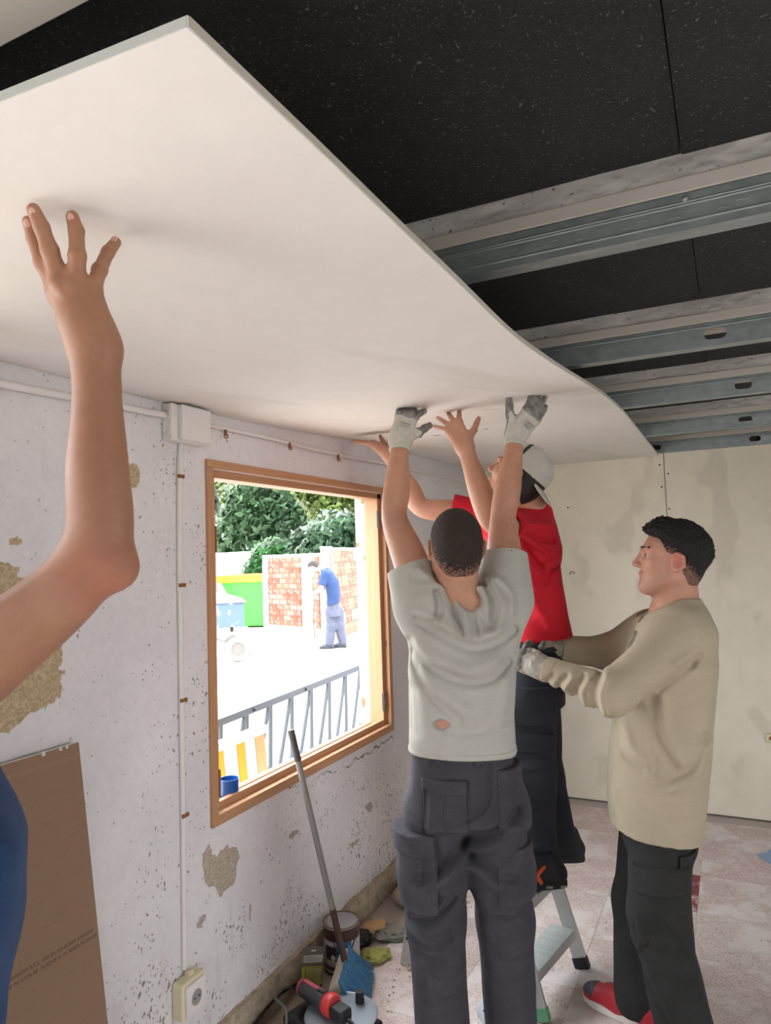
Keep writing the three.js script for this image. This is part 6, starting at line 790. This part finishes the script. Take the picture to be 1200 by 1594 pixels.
  const on2 = (name, c, X, U, Z, hf2, th, m, lab) => { const p = patch(name, sw, [0, 0, 0], sh, so, c, X, U, Z, hf2, th, 0.0045, m, lab); p.position.set(...ml(base, -1)); return p; };
  on2('cuff', ad(B.wrN, ml(dN, -0.018)), nm(cr(dN, [0, 1, 0])), dN, nm(cr(nm(cr(dN, [0, 1, 0])), dN)), [0.08, 0.022, 0.08], 0.0015, sm); on2('cuff', ad(B.wrF, ml(dF, -0.012)), nm(cr(dF, [0, 1, 0])), dF, nm(cr(nm(cr(dF, [0, 1, 0])), dF)), [0.08, 0.022, 0.08], 0.0015, sm);
  on2('chest_print', [1.262, 1.27, -2.59], nm([0.5, 0, 0.85]), [0, 1, 0], nm([-0.85, 0, 0.5]), [0.03, 0.05, 0.06], 0.001, std({ color: 0x6f695f, roughness: 0.9 }), 'grey print on the chest');
  // trousers
  const tr = [loft([[[1.278, 0.60, -2.665], 0.15, 0.118], [[1.285, 0.74, -2.665], 0.14, 0.108], [[1.30, 0.88, -2.665], 0.13, 0.10]], Rt, 0.05, 2.4)]; const leg = (a, b, c, r) => tr.push(cone(a, b, r, r * 0.86, 0.035), cone(b, c, r * 0.86, r * 0.84, 0.035)); leg([1.295, 0.66, -2.61], [1.285, 0.42, -2.49], [1.385, 0.075, -2.33], 0.1); leg([1.25, 0.68, -2.73], [1.198, 0.36, -2.69], [1.195, 0.075, -2.605], 0.09);
  const to = { cuts: [[[1.2, 0.03, -2.6], [0, -1, 0]]], disp: sum(folds(FOLD.bt, 1.1), crumple(0.0026, 11, 7, 11, 43)) }, tm = M.fab(0x232322, 12), tp = cloth('trousers', t, base, tr, to, 0.0068, tm, 'charcoal work trousers with thigh pocket');
  const up = [0, 1, 0], on = (name, c, hx, hy, hz, th, lab) => patch(name, tp, [0, 0, 0], tr, to, c, R, up, N, [hx, hy, hz], th, 0.0055, tm, lab).position.set(...ml(base, -1));
  on('cargo_pocket', [1.31, 0.44, -2.47], 0.085, 0.105, 0.08, 0.012, 'cargo pocket'); on('pocket_flap', [1.305, 0.54, -2.49], 0.09, 0.035, 0.08, 0.019, 'cargo pocket flap'); on('back_pocket', [1.40, 0.545, -2.58], 0.045, 0.06, 0.1, 0.012);
  // gloves gripping the belt of the man above
  const gl = (w, e, hd, o, lab) => { const d = nm(sb(w, e)), hp = hand(Object.assign({ w: ad(w, ml(d, 0.005)), f: d, g: 0.003, s: 0.98 }, o)), cu = [cone(ad(w, ml(d, -0.012)), ad(w, ml(d, 0.03)), 0.036, 0.035, 0.02)], all = hp.concat(cu), b = boxOf(all, 0.012); const ltc = lin(0x9d988c), dkc = lin(0x6c6b66); put('glove', surf(field(all, { disp: crumple(0.0015, 50, 50, 50, 6) }), b[0], b[1], 0.0034, (x, y, z) => { const a = dt(sb([x, y, z], w), d), n = vn(x * 80, y * 80, z * 80 + 0.2); return a + (n - 0.5) * 0.02 > 0.085 ? mix3(dkc, lin(0x4a4946), n) : ml(ltc, 0.85 + 0.3 * n); }), std({ vertexColors: true, roughness: 0.85 }), t, base, lab); };
  gl(B.wrN, B.elN, B.hdN, { n: [0.1, -0.45, -0.9], t: [0, 1, -0.3], spread: [0.1, 0.03, -0.06, -0.16], curl: [[0.7, 0.7, 0.4], [0.75, 0.7, 0.4], [0.8, 0.7, 0.4], [0.85, 0.7, 0.4]], thumb: [0.5, 0.6, 0.3] }, 'grey work glove'); gl(B.wrF, B.elF, B.hdF, { n: [0.1, -0.5, 0.85], t: [0, 1, 0.3], spread: [0.1, 0.03, -0.06, -0.16], curl: [[0.35, 0.5, 0.3], [0.4, 0.5, 0.3], [0.45, 0.5, 0.3], [0.5, 0.5, 0.3]], thumb: [0.5, 0.6, 0.3] }, 'grey work glove with green edge');
  { const d = dF, w = ad(B.wrF, ml(d, 0.006)), g = new THREE.TorusGeometry(0.0365, 0.0028, 8, 30); g.applyQuaternion(new THREE.Quaternion().setFromUnitVectors(V(0, 0, 1), A3(d))); g.translate(...sb(w, base)); mesh('green_glove_edge', g, std({ color: 0x2f7d55, roughness: 0.8 }), t); }
  const s1 = [std({ color: 0xa8202e, roughness: 0.5 }), std({ color: 0xd6cfc6, roughness: 0.8 })], a = shoe(t, base, [1.265, 0.0, -2.56], [1.005, 0.0, -2.665], 0, s1); shoe(t, base, [1.455, 0.0, -2.30], [1.20, 0.0, -2.405], 0, s1);
  const tc = cloth('toe_cap', a.up, [0, 0, 0], a.pr, { grow: 0.0015, cuts: [[a.T(0.80, 0, 0), ml(a.f, -1)], [a.T(0, 0.038, 0), ml(a.u, -1)]] }, 0.004, std({ color: 0x3c3f48, roughness: 0.6 })); tc.position.set(...ml(base, -1)); 
  for (const k of [0.52, 0.58, 0.64, 0.70]) { const g = rod(a.T(k, 0.083 - (k - 0.5) * 0.1, -0.026), a.T(k, 0.083 - (k - 0.5) * 0.1, 0.026), 0.004, 0.004, 6); g.translate(...ml(base, -1)); mesh('lace', g, M.black, a.up); }
}
// --- man at the left edge of the view: only his raised right arm and a bit of blue shirt show
{
  const base = [0.52, 0, -0.56], t = thing('person', 'man in blue shirt at the left edge, bare raised arm pressing the board', 'person', base);
  const wr = [0.762, 1.905, -0.722], el = [0.775, 1.607, -0.712], sh = [0.545, 1.385, -0.585], hc = [0.43, 1.62, -0.53];
  const h = headOf(hc, nm([-0.5, 0.55, -0.75]), [0, 1, 0], 1), Rt = nm([0.78, 0, -0.62]), col = skinColour(lin(0x9e7056), [[[0.80, 1.585, -0.69], 0.07, lin(0xa86450), 0.5], [[0.74, 1.56, -0.68], 0.05, lin(0xc99a86), 0.35]]);
  const tips = [[[0.712, 1.995, -0.70], [0.699, 2.038, -0.682], [0.691, 2.072, -0.675], [0.692, 2.094, -0.665]], [[0.731, 1.998, -0.69], [0.727, 2.047, -0.672], [0.727, 2.075, -0.659], [0.726, 2.095, -0.647]], [[0.749, 1.994, -0.699], [0.761, 2.038, -0.69], [0.757, 2.076, -0.692], [0.755, 2.095, -0.687]], [[0.759, 1.986, -0.714], [0.757, 2.034, -0.733], [0.748, 2.072, -0.757], [0.747, 2.094, -0.773]]];
  const k = [[0.712, 1.995, -0.70], [0.731, 1.999, -0.69], [0.749, 1.995, -0.699], [0.759, 1.988, -0.714]], pr = [];
  [0.0112, 0.012, 0.0116, 0.0106].forEach((r, i) => { const q = tips[i]; pr.push(cone(q[0], q[1], r * 1.1, r, 0.014), sphere(q[1], r * 1.03, 0.004), cone(q[1], q[2], r * 0.97, r * 0.9, 0.004), cone(q[2], q[3], r * 0.92, r * 0.78, 0.004)); const ws = ad(wr, ml(sb(k[i], k[1]), 0.62)); pr.push(cone(ad(ad(wr, ml(sb(k[i], k[1]), 0.4)), [-0.004, 0.012, 0.006]), k[i], 0.024, 0.0138, 0.02)); });
  pr.push(cone(ad(wr, [-0.02, 0.02, -0.005]), [0.705, 1.955, -0.735], 0.018, 0.0135, 0.02), cone([0.705, 1.955, -0.735], [0.70, 1.985, -0.765], 0.012, 0.0105, 0.006), cone([0.70, 1.985, -0.765], [0.695, 2.015, -0.785], 0.0105, 0.0085, 0.004), limb([lp(el, wr, 0.74), lp(el, wr, 0.9), ad(wr, [-0.002, 0.02, 0.008]), ad(wr, [-0.01, 0.05, 0.016])], [0.034, 0.033, 0.0325, 0.03], 0.02));
  k.forEach((q, i) => { const o = [0.0075, -0.001, 0.0135], e = ad(ad(wr, ml(sb(q, k[1]), 0.4)), [0.0085, 0.04, 0.03]); pr.push(cone(ad(q, ml(o, 0.95)), e, 0.0052, 0.004, 0.01), sphere(ad(q, ml(o, 0.8)), 0.0085, 0.01)); });
  const arm = [limb([ad(wr, [-0.002, 0.03, 0.008]), lp(el, wr, 0.78), lp(el, wr, 0.42), lp(el, wr, 0.1), lp(el, sh, 0.12), lp(el, sh, 0.55), sh], [0.033, 0.0335, 0.0425, 0.0455, 0.0475, 0.057, 0.062], 0.03, 36), sphere([0.803, 1.594, -0.722], 0.026, 0.035)];
  const shL = [0.34, 1.39, -0.63], elL = [0.19, 1.66, -0.70], wrL = [0.19, 1.92, -0.80], armL = [cone(shL, elL, 0.056, 0.044, 0.03), cone(elL, wrL, 0.046, 0.03, 0.03)], hL = hand({ w: wrL, f: [0.15, 0.9, -0.3], n: [-0.2, 0.4, -0.9], t: [1, 0, -0.3], curl: [[0.5, 0.2, 0.1], [0.5, 0.2, 0.1], [0.5, 0.2, 0.1], [0.5, 0.2, 0.1]] });
  const torso = loft([[[0.5, 0.8, -0.56], 0.14, 0.1], [[0.5, 1.1, -0.56], 0.14, 0.1], [[0.46, 1.3, -0.58], 0.16, 0.1], [[0.44, 1.42, -0.59], 0.1, 0.07]], Rt), neck = [cone(h.T(0, -0.05, -0.03), [0.44, 1.42, -0.58], 0.056, 0.065, 0.04)];
  const bd = body(t, base, { coarse: [torso, cone([0.56, 0.85, -0.6], [0.58, 0.1, -0.6], 0.07, 0.04), cone([0.42, 0.85, -0.52], [0.42, 0.1, -0.5], 0.07, 0.04)], limbs: [torso, ...arm, ...armL, ...neck], head: h, neck, hands: [pr, hL], colour: col, fine: 0.0028 }); eyes(h, t, base);
  // nails
  tips.forEach((q, i) => { const d = nm(sb(q[3], q[2])), out = nm(sb([0.45, -0.1, 0.88], ml(d, dt([0.45, -0.1, 0.88], d)))), g = new THREE.SphereGeometry(1, 12, 8); g.scale(0.0048, 0.0068, 0.0018); g.applyMatrix4(new THREE.Matrix4().makeBasis(A3(nm(cr(d, out))), A3(d), A3(out)).setPosition(A3(sb(ad(ad(q[3], ml(out, 0.0078)), ml(d, -0.003)), base)))); mesh('finger_nail', g, M.nail || (M.nail = std({ color: 0xc89a8e, roughness: 0.35 })), t); });
  const hb = boxOf(h.cran, 0.02); put('hair', surf((x, y, z) => { const q = h.local(x, y, z); return Math.max(field(h.cran, { grow: 0.012 })(x, y, z), -(q[1] - (q[2] > 0 ? 0.03 + 0.6 * q[2] : 0.03 + 1.3 * q[2])) * 0.6); }, hb[0], hb[1], 0.006), M.hair, t, base);
  const bm = M.fab(0x213d63, 14), sl = lp(sh, el, 0.1), dS = nm(sb(el, sh)), slL = lp(shL, elL, 0.5), dL = nm(sb(elL, shL));
  const st = [loft([[[0.50, 0.86, -0.56], 0.155, 0.12], [[0.505, 1.0, -0.56], 0.165, 0.122], [[0.53, 1.13, -0.56], 0.178, 0.126], [[0.53, 1.22, -0.565], 0.178, 0.124], [[0.48, 1.31, -0.58], 0.15, 0.115], [[0.44, 1.41, -0.585], 0.10, 0.09]], Rt, 0.05, 2.4), cone(sh, ad(sl, ml(dS, 0.02)), 0.082, 0.074, 0.05), cone(shL, ad(slL, ml(dL, 0.02)), 0.08, 0.07, 0.05)], so = { cuts: [[sl, dS, 0.13], [slL, dL, 0.13]], subs: [cone([0.44, 1.43, -0.58], h.T(0, -0.03, -0.02), 0.068, 0.075, 0.01)], disp: crumple(0.006, 9, 4, 9, 51) };
  cloth('shirt', t, base, st, so, 0.007, bm, 'blue work shirt');
  const tr = [loft([[[0.5, 0.72, -0.56], 0.16, 0.125], [[0.51, 0.9, -0.56], 0.155, 0.12]], Rt, 0.04), cone([0.57, 0.76, -0.62], [0.585, 0.06, -0.64], 0.1, 0.078, 0.03), cone([0.43, 0.76, -0.5], [0.43, 0.06, -0.48], 0.1, 0.078, 0.03)];
  cloth('trousers', t, base, tr, { cuts: [[[0.5, 0.04, -0.5], [0, -1, 0]]], disp: crumple(0.003, 10, 7, 10, 5) }, 0.01, M.fab(0x2d3038, 10)); const sm = [std({ color: 0x2a2622, roughness: 0.8 }), M.black]; shoe(t, base, [0.62, 0, -0.58], [0.5, 0, -0.82], 0, sm); shoe(t, base, [0.46, 0, -0.42], [0.33, 0, -0.65], 0, sm);
}
// --- worker out in the yard, head bent over the end of the brick wall
{
  const g0 = -0.12, base = [-5.36, g0, -11.8], t = thing('person', 'worker in navy T-shirt and grey trousers standing in the yard, head bowed', 'person', base);
  const F = nm([-0.9, 0, 0.42]), Rt = nm([0.42, 0, 0.9]), h = headOf([-5.635, 1.43, -11.55], nm([-0.75, -0.62, 0.35]), nm([-0.6, 0.75, 0.25]), 1.02), col = skinColour(lin(0xc99a82));
  const nk = [-5.47, 1.40, -11.63], neck = [cone(h.T(0, -0.04, -0.04), nk, 0.056, 0.065, 0.04)], arms = [];
  for (const e of [-1, 1]) { const s = ad([-5.42, 1.30, -11.66], ml(Rt, 0.17 * e)), el = ad([-5.49, 1.02, -11.60], ml(Rt, 0.2 * e)), w = ad([-5.66, 0.92, -11.52], ml(Rt, 0.08 * e)); arms.push(cone(s, el, 0.05, 0.042, 0.03), cone(el, w, 0.042, 0.03, 0.03), ...hand({ w, f: nm([-0.9, -0.2, 0.42]), n: ml(Rt, -e), t: [0, 1, 0], curl: [[0.5, 0.5, 0.3], [0.5, 0.5, 0.3], [0.5, 0.5, 0.3], [0.5, 0.5, 0.3]] })); }
  const torso = loft([[[-5.34, 0.75, -11.75], 0.14, 0.1], [[-5.33, 1.1, -11.72], 0.15, 0.1], [[-5.42, 1.33, -11.66], 0.14, 0.09]], Rt); body(t, base, { limbs: [torso, ...arms, ...neck], head: h, neck, colour: col, fine: 0.008 }); eyes(h, t, base);
  const hb = boxOf(h.cran, 0.02); put('hair', surf((x, y, z) => { const q = h.local(x, y, z); return Math.max(field(h.cran, { grow: 0.008 })(x, y, z), -(q[1] - (q[2] > 0 ? 0.03 + 0.6 * q[2] : 0.03 + 1.2 * q[2])) * 0.6); }, hb[0], hb[1], 0.008), std({ color: 0x2a2420, roughness: 0.8 }), t, base);
  const st = [loft([[[-5.325, 0.74, -11.75], 0.18, 0.13], [[-5.315, 0.95, -11.735], 0.185, 0.13], [[-5.33, 1.15, -11.715], 0.195, 0.13], [[-5.40, 1.32, -11.67], 0.17, 0.11], [[-5.45, 1.40, -11.645], 0.1, 0.08]], Rt, 0.05)], cuts = [];
  for (const e of [-1, 1]) { const s = ad([-5.42, 1.30, -11.66], ml(Rt, 0.17 * e)), el = ad([-5.49, 1.02, -11.60], ml(Rt, 0.2 * e)), m = lp(s, el, 0.75); st.push(cone(s, m, 0.08, 0.07, 0.05)); cuts.push([m, nm(sb(el, s)), 0.12]); }
  cloth('t_shirt', t, base, st, { cuts, disp: crumple(0.008, 8, 5, 8, 3) }, 0.012, M.fab(0x22365c, 12), 'navy T-shirt');
  const tr = [loft([[[-5.33, 0.5, -11.77], 0.165, 0.12], [[-5.33, 0.76, -11.75], 0.16, 0.115]], Rt, 0.04), cone([-5.38, 0.58, -11.72], [-5.38, 0.3, -11.74], 0.1, 0.09, 0.03), cone([-5.38, 0.3, -11.74], [-5.42, 0.0, -11.73], 0.09, 0.078, 0.03), cone([-5.27, 0.58, -11.82], [-5.27, 0.3, -11.86], 0.1, 0.09, 0.03), cone([-5.27, 0.3, -11.86], [-5.25, 0.0, -11.93], 0.09, 0.078, 0.03)];
  cloth('trousers', t, base, tr, { disp: crumple(0.008, 9, 8, 9, 9) }, 0.013, M.fab(0x4c5060, 12), 'faded grey work trousers'); const sm = [std({ color: 0x3a3e46, roughness: 0.8 }), M.black]; shoe(t, base, [-5.34, g0, -11.77], [-5.61, g0, -11.66], 0, sm); shoe(t, base, [-5.18, g0, -11.95], [-5.44, g0, -11.87], 0, sm);
}

renderer.render(scene, camera);
